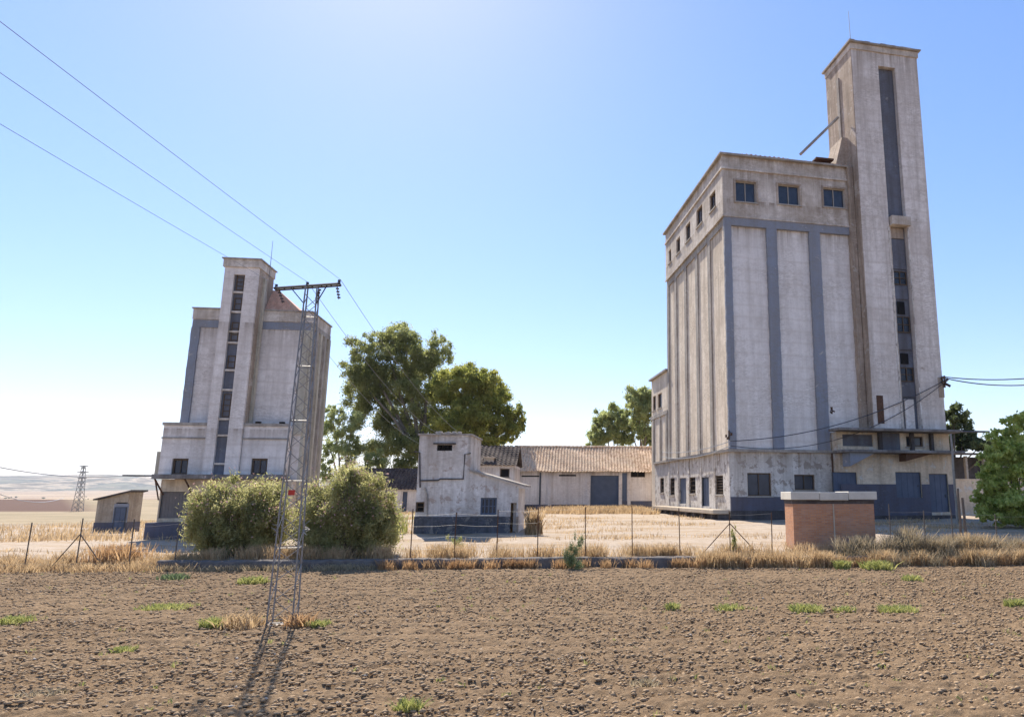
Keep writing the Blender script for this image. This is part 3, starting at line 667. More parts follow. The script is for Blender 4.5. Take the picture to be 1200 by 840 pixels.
# ------------------------------------------------------------------ left silo
def left_silo():
    o = at(190, 632, 54); o.z = -0.40
    fr = Fr(o, 8)
    T = thing('grain_silo', 'smaller faraway grain silo with narrow slotted tower and stepped base, behind the left bush', 'grain silo', o, fr.a, 'two grain silos')
    YB = 1.5
    bx0 = fr.front(226, 400, YB)[0] - .1; bx1 = fr.front(362, 400, YB)[0]
    zt = fr.front(228, 362, YB)[1]; zc = fr.front(228, 374, YB)[1]; zc2 = fr.front(228, 382, YB)[1]
    DD = 5.2
    MB().box(bx0, bx1, YB, YB + DD, 3.0, zc).build('shaft', M['lwall'], T)
    MB().box(bx0 - .1, bx1 + .1, YB - .1, YB + DD + .1, zc + .002, zt).build('parapet', M['upper'], T)
    MB().box(bx0 - .06, bx1 + .06, YB - .07, YB - .002, zc2 - .1, zc - .05).build('blue_band', M['blue'], T)
    MB().box(bx0 - .18, bx1 + .18, YB - .18, YB + DD + .18, zt + .002, zt + .12).build('coping', M['concrete'], T)
    MB().strip(bx0 - .09, bx0 + .55, YB - .12, YB - .002, 8.5, zc2 - .1, .02).build('pilaster', M['blue'], T)
    MB().box(bx0 - .09, bx0 - .002, YB, YB + .8, 8.5, zc2).build('pilaster', M['blue'], T)
    MB().box(bx1 - .55, bx1 + .08, YB - .12, YB - .002, 8.0, zc2 - .1).build('pilaster', M['lside'], T)
    for k in range(5):
        y = YB + .02 + k * (DD - .5) / 4
        MB().box(bx1 + .002, bx1 + .22, y, y + .45, 3.2, zc - .4).build('side_pilaster', M['concrete'] if k % 2 else M['lside'], T)
    MB().box(bx1 + .002, bx1 + .16, YB, YB + DD, zc - .4, zc - .01).build('side_band', M['concrete'], T)
    MB().box(bx1 - 1, bx1 + .3, YB + .2, YB + DD, -.6, 3.0).build('side_base', M['tower_side'], T)
    # hipped tile roof behind the tower
    zr = zt + .125; xm = (bx0 + bx1) / 2; hr = 2.1
    y0, y1 = YB, YB + DD
    rf = MB(); rf.add([(xm - .9, y0 + .3, zr), (bx1 - .9, y0 + .3, zr), (bx1 - .9, y1, zr), (xm - .9, y1, zr), (xm + .5, y0 + 1.6, zr + hr), (xm + 1.2, y0 + 1.6, zr + hr)],
                      [(0, 1, 5, 4), (1, 2, 5), (2, 3, 4, 5), (3, 0, 4), (0, 3, 2, 1)])
    rf.build('roof', M['redtile'], T)
    # stepped base, in front
    x0 = fr.front(192, 500, .3)[0]; x1 = fr.front(338, 500, .3)[0]
    z3 = fr.front(260, 497, .3)[1]; z2 = fr.front(260, 511, .3)[1]
    zcn = fr.front(250, 556, .3)[1]
    tx0 = fr.front(263, 320, 0)[0]; tx1 = fr.front(303, 320, 0)[0]
    wins = [fr.frect(201, 537, 220, 556, .3), fr.frect(294, 537, 313, 556, .3)]
    w = MB(FRONT(.3)); w.holed(x0, tx0 - .002, zcn, z3, .35, [wins[0]]); w.holed(tx1 + .002, x1, zcn, z3, .35, [wins[1]])
    w.xf = None; w.box(x0, x0 + .35, .652, 4.5, zcn, z3).box(x1 - .35, x1, .652, YB - .13, zcn, z3).box(x0 + .36, x1 - .36, .66, 1.36, z3 - .3, z3 - .02).box(x0 + .36, bx0 - .1, 1.38, 4.4, z3 - .3, z3 - .02)
    w.build('mid_wall', M['lwall'], T)
    for h in wins: window(T, FRONT(.3), h, cols=2, fr=.14, rec=.16)
    for ca, cb in ((x0 - .08, tx0), (tx1, x1 + .08)): MB().box(ca, cb, .2, .298, z3 - .12, z3 + .1).build('coping', M['concrete'], T)
    for ca, cb in ((x0 - .05, tx0), (tx1, x1 + .05)): MB().box(ca, cb, .22, .298, z2 - .22, z2 - .1).build('string_course', M['concrete'], T)
    MB().box(x0 - .35, x0 - .002, .5, 4.3, zcn, z2 - 1.2).build('step_block', M['lside'], T)
    # tower
    zT = fr.front(275, 313, 0)[1]; zT2 = fr.front(275, 304, 0)[1]
    s0 = fr.front(274, 325, 0)[0]; s1 = fr.front(287, 325, 0)[0]
    MB().box(tx0 + .03, tx1 - .03, .25, 3.1, zcn, zT).build('tower_core', M['slot'], T)
    MB().box(tx0, s0, 0, .248, zcn, zT).build('tower_strip', M['lwall'], T)
    MB().box(s1, tx1, 0, .248, zcn, zT).build('tower_strip', M['lwall'], T)
    MB().box(s0 + .002, s1 - .002, .02, .246, zT - .6, zT - .01).build('tower_lintel', M['lwall'], T)
    MB().box(tx1 - .028, tx1 + .06, .26, 3.1, z3 + .1, zT - .01).build('tower_side', M['tower_side'], T)
    MB().box(tx1 + .062, tx1 + .22, .9, 1.3, z3 + .1, zT - .6).build('side_rib', M['lside'], T)
    MB().box(tx0 - .12, tx1 + .12, -.12, 3.2, zT + .002, zT2).build('frieze', M['upper'], T)
    MB().box(tx0 - .22, tx1 + .22, -.22, 3.3, zT2 + .002, zT2 + .1).build('coping', M['concrete'], T)
    for k, v in enumerate((333, 356, 379, 392, 424, 447, 481, 500, 533)):
        z = fr.front(270, v, .25)[1]
        MB().box(s0 + .02, s1 - .02, .1, .248, z - .75, z - .6).build('slot_sill', M['upper'], T)
        if k in (0, 1, 3, 4, 6): window(T, FRONT(.25), (s0 + .15, s1 - .1, z - .5, z + (.9, .5, 0, 1.0, .5, 0, 1.3)[k]), cols=1, rows=(4, 2, 1, 3, 2, 1, 4)[k], rec=-.06, fr=.07, sill=False)
    # canopy and ground storey
    cx0 = fr.front(180, 557, -.9)[0]; cx1 = fr.front(333, 557, -.9)[0]
    MB().box(cx0, cx1, -1.2, .297, zcn - .34, zcn - .01).build('canopy', M['canopy'], T, .02)
    dr = fr.frect(187, 576, 224, 607, .3)
    gx1 = x1 + .6; gx0 = x0 + .3
    gw = MB(FRONT(.32)); gw.holed(gx0, gx1, 1.3, zcn - .35, .35, [dr])
    gw.xf = None; gw.box(gx0, gx0 + .35, .68, 5, 1.3, zcn - .35).box(gx1 - .35, gx1, .68, 5, 1.3, zcn - .35)
    gw.build('ground_wall', M['cream'], T)
    door(T, FRONT(.32), dr, mat='greydoor', ribs=9)
    MB().box(gx0 - .35, gx1 + .2, -.5, .31, -.8, 1.28).box(gx0 - .35, gx0 - .01, .32, 4.5, -.8, 1.28).build('dock', M['dado'], T)
    for px in (183, 218, 300):
        x = fr.front(px, 560, -.5)[0]
        MB().tube([(x, -.8, zcn - .25), (x + .25, .28, zcn - 1.5)], .06).build('brace', M['rust'], T)
    MB().tube([(cx0 + .1, -.5, zcn - .12), (cx0 - 2.3, -.5, zcn - .1)], .07).build('canopy_beam', M['steel_dark'], T)
    MB().tube([(cx0 - .1, -.5, zcn - .2), (cx0 + .25, -.3, zcn - 1.9)], .05).build('brace', M['rust'], T)
    for px in (303, 331):
        x, z = fr.front(px, 490, .9)
        MB().box(x - .18, x + .18, .8, 1.1, z3 - .01, z3 + .3).build('roof_vent', M['black'], T)
    x = fr.front(318, 300, 1.5)[0]
    MB().tube([(x, 1.5, zT - .3), (x, 1.5, zT2 + 2.2)], .03, r1=.015).build('antenna', M['steel'], T)
    return T, fr, (cx0 - 2.3, -.5, zcn - .1)
LS, LF, LTIP = left_silo()

# ------------------------------------------------------------------ transformer house (small, mid)
def small_house():
    o = at(485, 627, 41.5); o.z = tz(o.x + 3, o.y + 1)
    fr = Fr(o, 4)
    T = thing('transformer_house', 'small pale grey plaster building with boxy tower and sloping side wing, between bush and warehouse', 'small building', o, fr.a)
    X = lambda u, v=560: fr.front(u, v)[0]
    Z = lambda v, u=520: fr.front(u, v)[1]
    zt = Z(510); tx = X(551, 530); wx = X(607, 600)
    z_ws = fr.front(552, 552)[1]; z_we = fr.front(607, 569)[1]
    vent = fr.frect(512, 521, 530, 528); wl = fr.frect(487, 588, 497, 600); wm = fr.frect(563, 583, 582, 603); dr = fr.frect(598, 589, 605, 618)
    zlow = z_we - .15
    w = MB(FRONT(0)); w.holed(0, tx, .95, zt, .3, [vent, wl]); w.holed(tx + .001, wx, .95, zlow, .3, [wm, (dr[0], dr[1], .2, dr[3])])
    w.xf = None
    w.prism([(tx + .001, zlow + .001), (wx, zlow + .001), (wx, z_we), (tx + .001, z_ws)], 0.002, .3)
    w.box(0, .3, .302, 4.0, -.4, zt).box(tx - .3, tx, .302, 4.0, zlow, zt).box(.302, tx - .302, 3.7, 4.0, -.4, zt)
    w.box(tx + .002, wx, 3.7, 4.0, -.4, zlow)
    w.box(wx - .3, wx, .302, 3.69, -.4, zlow)
    w.build('wall', M['house'], T)
    MB().box(-.04, dr[0], -.05, .25, -.4, .949).build('dado', M['housedado'], T)
    MB().box(dr[1], wx + .03, -.05, .25, -.4, .949).build('dado', M['tower_side'], T)
    MB().box(-.08, tx + .08, -.08, 4.08, zt + .002, zt + .1).build('flat_roof', M['concrete'], T)
    rf = MB(); rf.hexa([(tx + .01, -.15, z_ws + .005), (wx + .35, -.15, z_we - .06), (wx + .35, 4.2, z_we - .06), (tx + .01, 4.2, z_ws + .005),
                        (tx + .01, -.15, z_ws + .12), (wx + .35, -.15, z_we + .05), (wx + .35, 4.2, z_we + .05), (tx + .01, 4.2, z_ws + .12)])
    rf.build('wing_roof', M['concrete'], T)
    v = MB(FRONT(0)).box(vent[0], vent[1], .2, .25, vent[2], vent[3])
    for k in range(4):
        x = vent[0] + (vent[1] - vent[0]) * (k + .5) / 4; v.box(x - .05, x + .05, .1, .198, vent[2], vent[3])
    v.build('vent', M['black'], T)
    MB().box(vent[0] - .2, vent[1] + .2, -.12, -.002, vent[3] + .02, vent[3] + .1).build('vent_hood', M['darkconc'], T)
    window(T, FRONT(0), wl, cols=1, rows=2, fr=.08, gm='black', sill=False)
    wi = window(T, FRONT(0), wm, cols=4, rows=2, fr=.1, rec=.1, fm='bluedoor')
    # cable duct and bands
    duct = MB(FRONT(0)); r = fr.frect
    c = [(493, 530), (493, 571), (500, 562), (527, 560), (545, 560), (545, 533), (551, 533)]
    P = [(fr.front(*q)[0], -.05, fr.front(*q)[1]) for q in [(486, 529), (492, 530), (492.5, 571)]]
    MB().tube(P, .045).build('cable_duct', M['darkconc'], T)
    P = [(fr.front(*q)[0], -.05, fr.front(*q)[1]) for q in [(493, 563), (514, 562.5), (516, 561), (543, 561), (545, 532), (552, 531)]]
    MB().tube(P, .045).build('cable_duct', M['darkconc'], T)
    P = [(fr.front(*q)[0], -.04, fr.front(*q)[1]) for q in [(498, 571), (501, 580), (501, 604)]]
    MB().tube(P, .045).build('cable_duct', M['concrete'], T)
    rb = MB()
    for k in range(9): 
        x = X(509) + k * .16; s = random.uniform(.08, .2); rb.box(x - s / 2, x + s / 2, .1, .3 + s, zt + .102, zt + .1 + s * .8)
    rb.build('roof_rubble', M['pebble'], T, .03)
    return T, fr, zt, tx
SH, SF, SZT, STX = small_house()

# ------------------------------------------------------------------ warehouse with tiled roof
def warehouse():
    o = at(600, 597, 85); o.z = 1.12; fr = Fr(o, 5)
    T = thing('warehouse', 'long low whitewashed warehouse with pale clay tile roof and wide blue door', 'warehouse', o, fr.a)
    xr = fr.front(772, 570)[0]; ze = fr.front(690, 553)[1]
    dr = fr.frect(690, 557, 727, 599); dr = (dr[0], dr[1], 0, dr[3]); wn = fr.frect(739, 550, 756, 559)
    s1 = fr.frect(611, 557, 632, 558.6); s2 = fr.frect(655, 556, 675, 557.8)
    D = 8
    w = MB(FRONT(0)); w.holed(0, xr, -.4, ze + .2, .35, [dr, wn, s1, s2])
    w.xf = None; w.box(0, .35, .352, D, -.4, ze + .2).box(xr - .35, xr, .352, D, -.4, ze + .2).box(.352, xr - .352, D - .35, D, -.4, ze + .2)
    w.build('wall', M['whitewall'], T)
    zr = fr.front(690, 524, D / 2)[1]
    for x in (.002, xr - .34): MB(lambda a, d, z: (d, a, z)).prism([(.4, ze + .202), (D - .4, ze + .202), (D / 2, zr - .25)], x, x + .3).build('gable', M['whitewall'], T)
    tiled(T, [(-.3, -.55, ze + .05), (xr + .3, -.55, ze + .05), (xr + .3, D / 2, zr), (-.3, D / 2, zr)], M['tile'], period=.36, amp=.06)
    tiled(T, [(xr + .3, D + .5, ze + .05), (-.3, D + .5, ze + .05), (-.3, D / 2, zr), (xr + .3, D / 2, zr)], M['tile'], period=.36, amp=.06)
    rg = MB()
    x = -.3
    while x < xr:
        rg.tube([(x, D / 2, zr + .05 + random.uniform(-.02, .03)), (x + .47, D / 2, zr + .08)], .13, 8); x += .5
    rg.build('ridge_tiles', M['tile'], T)
    for u in (644.5, 690, 727, 737):
        x = fr.front(u, 570)[0]; MB().box(x - .2, x + .2, -.12, -.002, .5, ze).build('pilaster', M['whitewall'], T)
    MB().box(0, dr[0] - .01, -.06, -.001, -.4, .6).build('dado', M['dado'], T); MB().box(dr[1] + .01, xr, -.06, -.001, -.4, 1.0).build('dado', M['dado'], T)
    MB().box(fr.front(632, 570)[0], fr.front(634, 570)[0], -.05, -.003, .46, ze - .05).build('drain_pipe', M['steel_dark'], T)
    MB().box(dr[1] + .22, dr[1] + .75, -.045, -.002, .96, ze - .1).build('blue_strip', M['bluedoor'], T)
    door(T, FRONT(0), dr, ribs=11, rec=.2)
    for h in (s1, s2): MB(FRONT(0)).box(h[0], h[1], .25, .3, h[2], h[3]).build('vent_slot', M['black'], T)
    window(T, FRONT(0), wn, cols=2, gm='black', fr=.08, sill=False)
    for u in (617, 668):
        x = fr.front(u, 590)[0]; MB().box(x - .9, x + .9, -.3, -.07, .3, .5).build('low_vent', M['darkconc'], T)
warehouse()
def cottage():
    o = at(425, 598, 78); o.z = tz(o.x, o.y) - .1; o.z = .55; fr = Fr(o, 5)
    T = thing('cottage', 'low white cottage with dark tiled roof, half hidden behind the right bush', 'house', o, fr.a)
    xr = fr.front(497, 580)[0]; ze = fr.front(460, 573)[1]; D = 6
    dr = fr.frect(471.5, 576, 477, 596); dr = (dr[0], dr[1], 0, dr[3]); wn = fr.frect(457, 577, 463, 584)
    w = MB(FRONT(0)); w.holed(-1, xr, -2, ze, .3, [dr, wn]); w.xf = None
    w.box(-1, -.7, .302, D, -2, ze).box(xr - .3, xr, .302, D, -2, ze).box(-.69, xr - .31, D - .3, D, -2, ze)
    w.build('wall', M['whitewall'], T)
    zr = fr.front(460, 549, D / 2)[1]
    tiled(T, [(-1.3, -.4, ze), (xr + .3, -.4, ze), (xr + .3, D / 2, zr), (-1.3, D / 2, zr)], M['darktile'])
    tiled(T, [(xr + .3, D + .4, ze), (-1.3, D + .4, ze), (-1.3, D / 2, zr), (xr + .3, D / 2, zr)], M['darktile'])
    door(T, FRONT(0), dr, ribs=2); window(T, FRONT(0), wn, cols=1, gm='black')
cottage()
def back_house():
    o = at(548, 600, 68); o.z = 1.0; fr = Fr(o, 5)
    T = thing('outbuilding', 'white outbuilding with sagging dark tile roof and small chimney, behind the transformer house', 'house', o, fr.a)
    xr = fr.front(603, 560)[0]; ze = fr.front(580, 545)[1]; D = 6
    wn = fr.frect(586, 549, 597, 559)
    w = MB(FRONT(0)); w.holed(-1.5, xr, -.4, ze, .3, [wn]); w.xf = None
    w.box(-1.5, -1.2, .302, D, -.4, ze).box(xr - .3, xr, .302, D, -.4, ze).box(-1.19, xr - .31, D - .3, D, -.4, ze)
    w.build('wall', M['whitewall'], T)
    zr = fr.front(580, 521, D / 2)[1]
    rf = tiled(T, [(-1.8, -.4, ze), (xr + .2, -.4, ze), (xr + .2, D / 2, zr - .2), (-1.8, D / 2, zr)], M['darktile'])
    tiled(T, [(xr + .2, D + .4, ze), (-1.8, D + .4, ze), (-1.8, D / 2, zr), (xr + .2, D / 2, zr - .2)], M['darktile'])
    window(T, FRONT(0), wn, cols=1, gm='black')
    x, z = fr.front(573, 548, .3)
    ch = MB().box(x - .45, x + .45, .1, 1.0, z - .8, z + .9).box(x - .55, x + .55, 0, 1.1, z + .902, z + 1.05).build('chimney', M['cream'], rf)
back_house()

# little shed at far left
def shed():
    o = at(110, 618, 66); o.z = -.55; fr = Fr(o, 10)
    T = thing('shed', 'small plastered shed with sloping roof and blue door, left of the smaller silo', 'shed', o, fr.a)
    xr = fr.front(149, 600)[0]; zl = fr.front(112, 586)[1]; zr = fr.front(149, 576)[1]
    dr = fr.frect(134, 594, 148, 616); dr = (dr[0], dr[1], .02, dr[3]); dr2 = (dr[0], dr[1], dr[3] + .1, dr[3] + .75)
    w = MB(FRONT(0)); w.holed(0, xr, .95, zl - .2, .25, [dr, dr2]); w.holed(0, xr, -.4, .949, .25, [dr])
    w.xf = None; w.prism([(0, zl - .199), (xr, zl - .199), (xr, zr), (0, zl)], .001, .249)
    w.box(0, .25, .252, 2.5, -.4, zl - .05).box(xr - .25, xr, .252, 2.5, -.4, zr - .05).box(.252, xr - .252, 2.25, 2.5, -.4, zl - .1)
    w.build('wall', M['shedwall'], T)
    MB().box(dr[1], xr + .05, -.05, -.002, -.4, .95).box(xr + .002, xr + .05, 0, 2.5, -.4, .95).build('dado', M['dado'], T)
    MB().box(-.05, dr[0], -.05, -.002, -.4, .95).box(-.05, -.002, 0, 2.5, -.4, .95).build('dado', M['dado'], T)
    MB().box(dr[0] - .12, dr[1] + .12, -.03, -.002, .955, zl - .3).build('door_surround', M['blue'], T)
    door(T, FRONT(0), (dr[0], dr[1], .02, dr[3]), ribs=2, rec=-.1)
    MB().hexa([(-.25, -.3, zl + .002), (xr + .3, -.3, zr + .04), (xr + .3, 2.7, zr + .04), (-.25, 2.7, zl + .002), (-.25, -.3, zl + .12), (xr + .3, -.3, zr + .17), (xr + .3, 2.7, zr + .17), (-.25, 2.7, zl + .12)]).build('roof', M['darkconc'], T)
shed()

# brick hut by the fence on the right
def hut():
    yb = 33.0; o = at(931, 640, yb); o.z = tz(o.x, yb) - .05; fr = Fr(o, 2)
    T = thing('brick_hut', 'low red brick hut with flat white roof slab, in front of the larger silo', 'brick hut', o, fr.a)
    xr = fr.front(1025, 610)[0]; zr = fr.front(970, 586)[1]; zt = fr.front(970, 576.5)[1]
    MB().box(0, xr, 0, 1.6, -.3, zr - .16).build('wall', M['brick'], T)
    MB().box(xr * .49, xr * .49 + .06, -.03, -.002, 0, zr - .16).build('joint_strip', M['ledge'], T)
    MB().box(-.02, xr + .02, -.02, 1.62, zr - .158, zr).build('dark_line', M['darkconc'], T)  # dark strip around the wall top, directly below the slab
    r = MB(); n = 3
    for i in range(n):
        a = -.12 + (xr + .24) * i / n; b = -.12 + (xr + .24) * (i + 1) / n; dz = (.02, 0, .03)[i]
        r.box(a, b - .015, -.2, 1.85, zr + .002 + dz, zt + dz)
    r.build('roof_slab', M['hutroof'], T, .02)
hut()

# right side: far shed, wall
def right_far():
    o = at(1112, 592, 72); o.z = .95; fr = Fr(o, 12)
    T = thing('open_shed', 'dark open-fronted shed with low flat roof, right behind the larger silo', 'shed', o, fr.a)
    xr = fr.front(1200, 570)[0]; z1 = fr.front(1140, 532)[1]; z0 = fr.front(1140, 561)[1]
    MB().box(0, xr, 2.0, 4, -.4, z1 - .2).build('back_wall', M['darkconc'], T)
    for k in range(5):
        x = .1 + (xr - .4) * k / 4; MB().box(x, x + .25, -.1, .2, -.4, z1 - .2).build('post', M['concrete'], T)
    MB().hexa([(-.3, -.6, z1 - .15), (xr, -.6, z1 - .1), (xr, 4.2, z1 + .2), (-.3, 4.2, z1 + .2), (-.3, -.6, z1), (xr, -.6, z1 + .05), (xr, 4.2, z1 + .4), (-.3, 4.2, z1 + .4)]).build('roof', M['darktile'], T)
    o = at(1112, 590, 66); o.z = .95; fr = Fr(o, 12); xr = fr.front(1215, 575)[0]; z0 = fr.front(1140, 562)[1]
    W = MB().box(0, xr, 0, .25, -.5, z0).box(-.05, xr, -.05, .3, z0 + .002, z0 + .08).build('boundary_wall', M['cream'])
    W.location = o; W.rotation_euler = (0, 0, fr.a); tag(W, 'low cream wall beyond the leafy bush, right of the larger silo', 'wall')
right_far()

# ------------------------------------------------------------------ retaining wall and fence
def retaining_wall():
    xs = np.arange(-18.6, 20, .09); prof = [(-.16, -.25), (-.15, .0), (-.13, .15), (-.12, .3), (-.12, .45), (-.1, .56), (-.02, .6), (.12, .61), (.28, .6), (.3, .2)]
    nx = len(xs); k = len(prof); P = []
    lo = vnoise(nx, k, 22, 20); hi = vnoise(nx, k, 2.3, 1.4); md = vnoise(nx, k, 6, 2.2)
    for i, x in enumerate(xs):
        hs = .66 + .16 * float(lo[0, i]) - (.25 if x > 9.5 else 0); yy = float(edge_y(x))
        for j, (dy, z) in enumerate(prof):
            P.append((x, yy + dy - .07 * hi[j, i] - .08 * md[j, i], z * hs + (.05 * hi[j, i] if z > .4 else 0)))
    q = [(i * k + j, (i + 1) * k + j, (i + 1) * k + j + 1, i * k + j + 1) for i in range(nx - 1) for j in range(k - 1)]
    o = np_mesh('retaining_wall', np.array(P), np.array(q), M['stone'])
    tag(o, 'low rough grey retaining wall along the edge of the ploughed field', 'wall')
retaining_wall()
def fence(name_label, posts, braced, mat, x0, x1, cat='fence'):
    px = [p[0] for p in posts]
    root = thing('wire_fence', name_label, cat, (posts[0][0], posts[0][1], posts[0][2]), 0, 'wire fences along the field')
    O = Vector(posts[0][:3])
    for i, (x, y, z, h) in enumerate(posts):
        b = MB(); lean = random.uniform(-.04, .04)
        b.tube([Vector((x, y, z - .1)) - O, Vector((x + lean, y, z + h)) - O], .022, 6)
        b.build('post', M[mat], root)
        if i in braced:
            for s in (-1, 1):
                MB().tube([Vector((x, y, z + h * .72)) - O, Vector((x + s * 1.25, y + .1, z + .02)) - O], .02, 5).build('brace', M[mat], root)
    for i in range(len(posts) - 1):
        A = Vector(posts[i][:3]) - O; B = Vector(posts[i + 1][:3]) - O; h = min(posts[i][3], posts[i + 1][3])
        w = MB()
        for k in range(4):
            z = h * (.22 + .25 * k); w.tube([A + Vector((0, 0, z)), (A + B) / 2 + Vector((0, 0, z - .03)), B + Vector((0, 0, z))], .0035, 3)
        w.build('wire', M['steel'], root)
def post(u, v0, v1, dy=.55):
    # post foot on the yard just behind the wall
    y = 30.0
    for _ in range(4):
        p = at(u, v0, y); y = float(edge_y(p.x)) + dy
    p = at(u, v1, y); z = tz(p.x, y); t = at(u, v0, y).z
    return (p.x, y, z, max(.9, t - z))
fence('rusty wire fence on the stone wall between the right bush and the brick hut', [post(u, v0, 650) for u, v0 in ((481, 596), (532, 600), (582, 597), (630, 595), (686, 594), (741, 592), (797, 595), (856, 598), (905, 600))], {7}, 'rust', 0, 0)
fence('leaning wire fence with braced post at the left edge of the field', [post(u, v0, 655, .3) for u, v0 in ((-40, 612), (30, 612), (90, 607), (152, 608), (205, 612))], {2}, 'wood', 0, 0)
fence('sparse wire fence in front of the larger silo, right of the brick hut', [post(u, v0, 645) for u, v0 in ((1045, 590), (1085, 598), (1118, 596), (1170, 602), (1235, 602))], set(), 'wood', 0, 0)
# poles at the silo's right corner
def pole(u, v0, y, r, mat, label, cat='pole'):
    p = at(u, v0, y); z = tz(p.x, y)
    b = MB(); n = 8
    b.tube([(random.uniform(-.02, .02), 0, -.2 + (p.z - z + .2) * i / n) for i in range(n + 1)], r, 8, r * .75)
    o = b.build('wooden_pole', M[mat]); o.location = (p.x, y, z); tag(o, label, cat, 'poles by the larger silo'); return o
pole(1114, 508, 50, .10, 'concrete', 'tallest thin pale pole at the right corner of the larger silo')
pole(1122, 572, 34, .07, 'wood', 'short leaning wooden stake beside the tall pale pole')
pole(1128, 583, 34.4, .08, 'wood', 'thicker wooden stump post right of the short stake')

# ------------------------------------------------------------------ power pole
def pylon():
    bx, by = -8.2, 17.0; ht = at(359, 337, 17.0).z; T = thing('power_pylon', 'slender galvanised lattice power pole standing in the ploughed field', 'power pole', (bx, by, 0), R(14))
    wb, wt = .27, .13
    def cor(k, z):
        w = wb + (wt - wb) * z / ht; sx, sy = ((-1, -1), (1, -1), (1, 1), (-1, 1))[k % 4]; return Vector((sx * w, sy * w, z))
    for k in range(4): MB().tube([cor(k, -.1), cor(k, ht)], .018, 4).build('leg', M['steel'], T)
    z = .15; br = MB(); i = 0
    while z < ht - .3:
        s = .42 - .14 * z / ht
        for k in range(4):
            a, c = (k, k + 1) if i % 2 == 0 else (k + 1, k)
            br.tube([cor(a, z), cor(c, z + s)], .010, 3)
            if i % 4 == 0: br.tube([cor(k, z), cor(k + 1, z)], .011, 3)
        z += s; i += 1
    br.build('lattice', M['steel'], T)
    base = MB().box(-.36, .36, -.36, .36, -.2, .07).build('footing', M['concrete'], T, .03)
    p = MB().box(-.07, .07, -.27, -.25, 2.96, 3.08).build('warning_plate', M['red'], T)
    b2 = MB()
    for k in range(22):
        a = random.uniform(0, 6.28); q = Vector((math.cos(a) * .3, math.sin(a) * .3, 2.2 + random.uniform(-.1, .1)))
        b2.tube([q * 1.0, Vector((q.x * 1.35, q.y * 1.35, q.z + random.uniform(-.12, .12)))], .008, 3)
    b2.build('anti_climb_spikes', M['steel'], T)
    # crossarm follows the arm seen in the photo
    A = at(322, 340, 17.3); B = at(399, 331, 16.9)
    rz = R(14); c, s = math.cos(-rz), math.sin(-rz)
    L = lambda P: Vector(((P.x - bx) * c - (P.y - by) * s, (P.x - bx) * s + (P.y - by) * c, P.z))
    a, b_ = L(A), L(B); a.z = b_.z = ht + .05
    arm = MB(); off = Vector((0, .09, 0))
    arm.tube([a + off, b_ + off], .03, 4).tube([a - off, b_ - off], .03, 4)
    for k in range(8):
        t = k / 7; m = a.lerp(b_, t); arm.tube([m + off, m - off], .02, 4)
    mid = a.lerp(b_, .5)
    arm.tube([a.lerp(b_, .25), cor(0, ht - .45)], .015, 4).tube([a.lerp(b_, .8), cor(1, ht - .45)], .015, 4)
    arm.build('crossarm', M['steel_dark'], T)
    for t in (.02, .5, .98):
        q = a.lerp(b_, t)
        g = MB().tube([q, q + Vector((0, 0, .12))], .035, 7); g.build('pin_insulator', M['insul'], T)
    for t, dx in ((.06, .1), (.68, -.05), (.95, .05)):
        q = a.lerp(b_, t); g = MB()
        for k in range(4):
            zz = -.06 - .075 * k; g.tube([q + Vector((dx * k / 3, .1, zz)), q + Vector((dx * k / 3, .1, zz - .03))], .04, 7)
        g.tube([q + Vector((0, 0, 0)), q + Vector((dx, .1, -.34))], .01, 4)
        g.build('string_insulator', M['insul'], T)
    return [A, A.lerp(B, .5), B], ht
arm, PH = pylon()
def sagged(A, B, sag, n=24):
    A, B = Vector(A), Vector(B); return [A.lerp(B, i / n) - Vector((0, 0, sag * 4 * (i / n) * (1 - i / n))) for i in range(n + 1)]
def wire(label, A, B, sag, r, mat='wire', group='overhead wires', cat='wire', n=24):
    A = Vector(A); pts = [p - A for p in sagged(A, B, sag, n)]
    b = MB(); b.tube(pts, r, 5); o = b.build('overhead_wire', M[mat]); o.location = A
    tag(o, label, cat, group); return o
tops = [Vector((p.x, p.y, PH + .17)) for p in arm]
px = [(0, 145), (0, 85), (0, 25)]; nm = ['lowest', 'middle', 'topmost']
for i in range(3):
    r_ = ray(*px[i]); t = (PH + .05 - H) / r_[2]; q = Vector((r_[0] * t, r_[1] * t, PH + .05))
    d = (q - tops[i]); far = tops[i] + d * 4.2; far.z = PH + .5
    wire(f'{nm[i]} of the three wires crossing the sky from upper left to the lattice pole', tops[i], far, .28, .0042, 'wirelight', 'wires from upper left', n=40)
ends = [(492, 520), (520, 512), (549, 514)]
for i in range(3):
    e = at(ends[i][0], ends[i][1], 41.5)
    wire(f'{["left", "middle", "right"][i]} wire running down from the lattice pole to the small transformer house', tops[i], e, .55, .0065, 'wirelight', 'wires from pole to small house')
# cables to and along the right silo
A = RF.wld((18.6, -1.4, 11.3)); P2 = at(856, 519, 55.0); P3 = RF.wld((-.4, 20, 6.3))
wire('upper cable looping across the front of the larger silo', A, P2 + Vector((0, 0, .15)), 1.1, .035, 'wire', 'cables on the larger silo')
wire('lower cable looping across the front of the larger silo', A - Vector((0, 0, .15)), P2 - Vector((0, 0, .2)), 2.0, .03, 'wire', 'cables on the larger silo')
wire('upper cable strung along the sunlit side of the larger silo', P2 + Vector((0, 0, .15)), P3, .35, .03, 'wirelight', 'cables along the silo side')
wire('lower cable strung along the sunlit side of the larger silo', P2 - Vector((0, 0, .2)), P3 - Vector((0, 0, .5)), .5, .03, 'wirelight', 'cables along the silo side')
A = RF.wld((18.7, -1.4, 11.6))
wire('upper of two cables leaving the larger silo towards the right', A, at(1290, 431, 52), .5, .045, 'wire', 'cables leaving right')
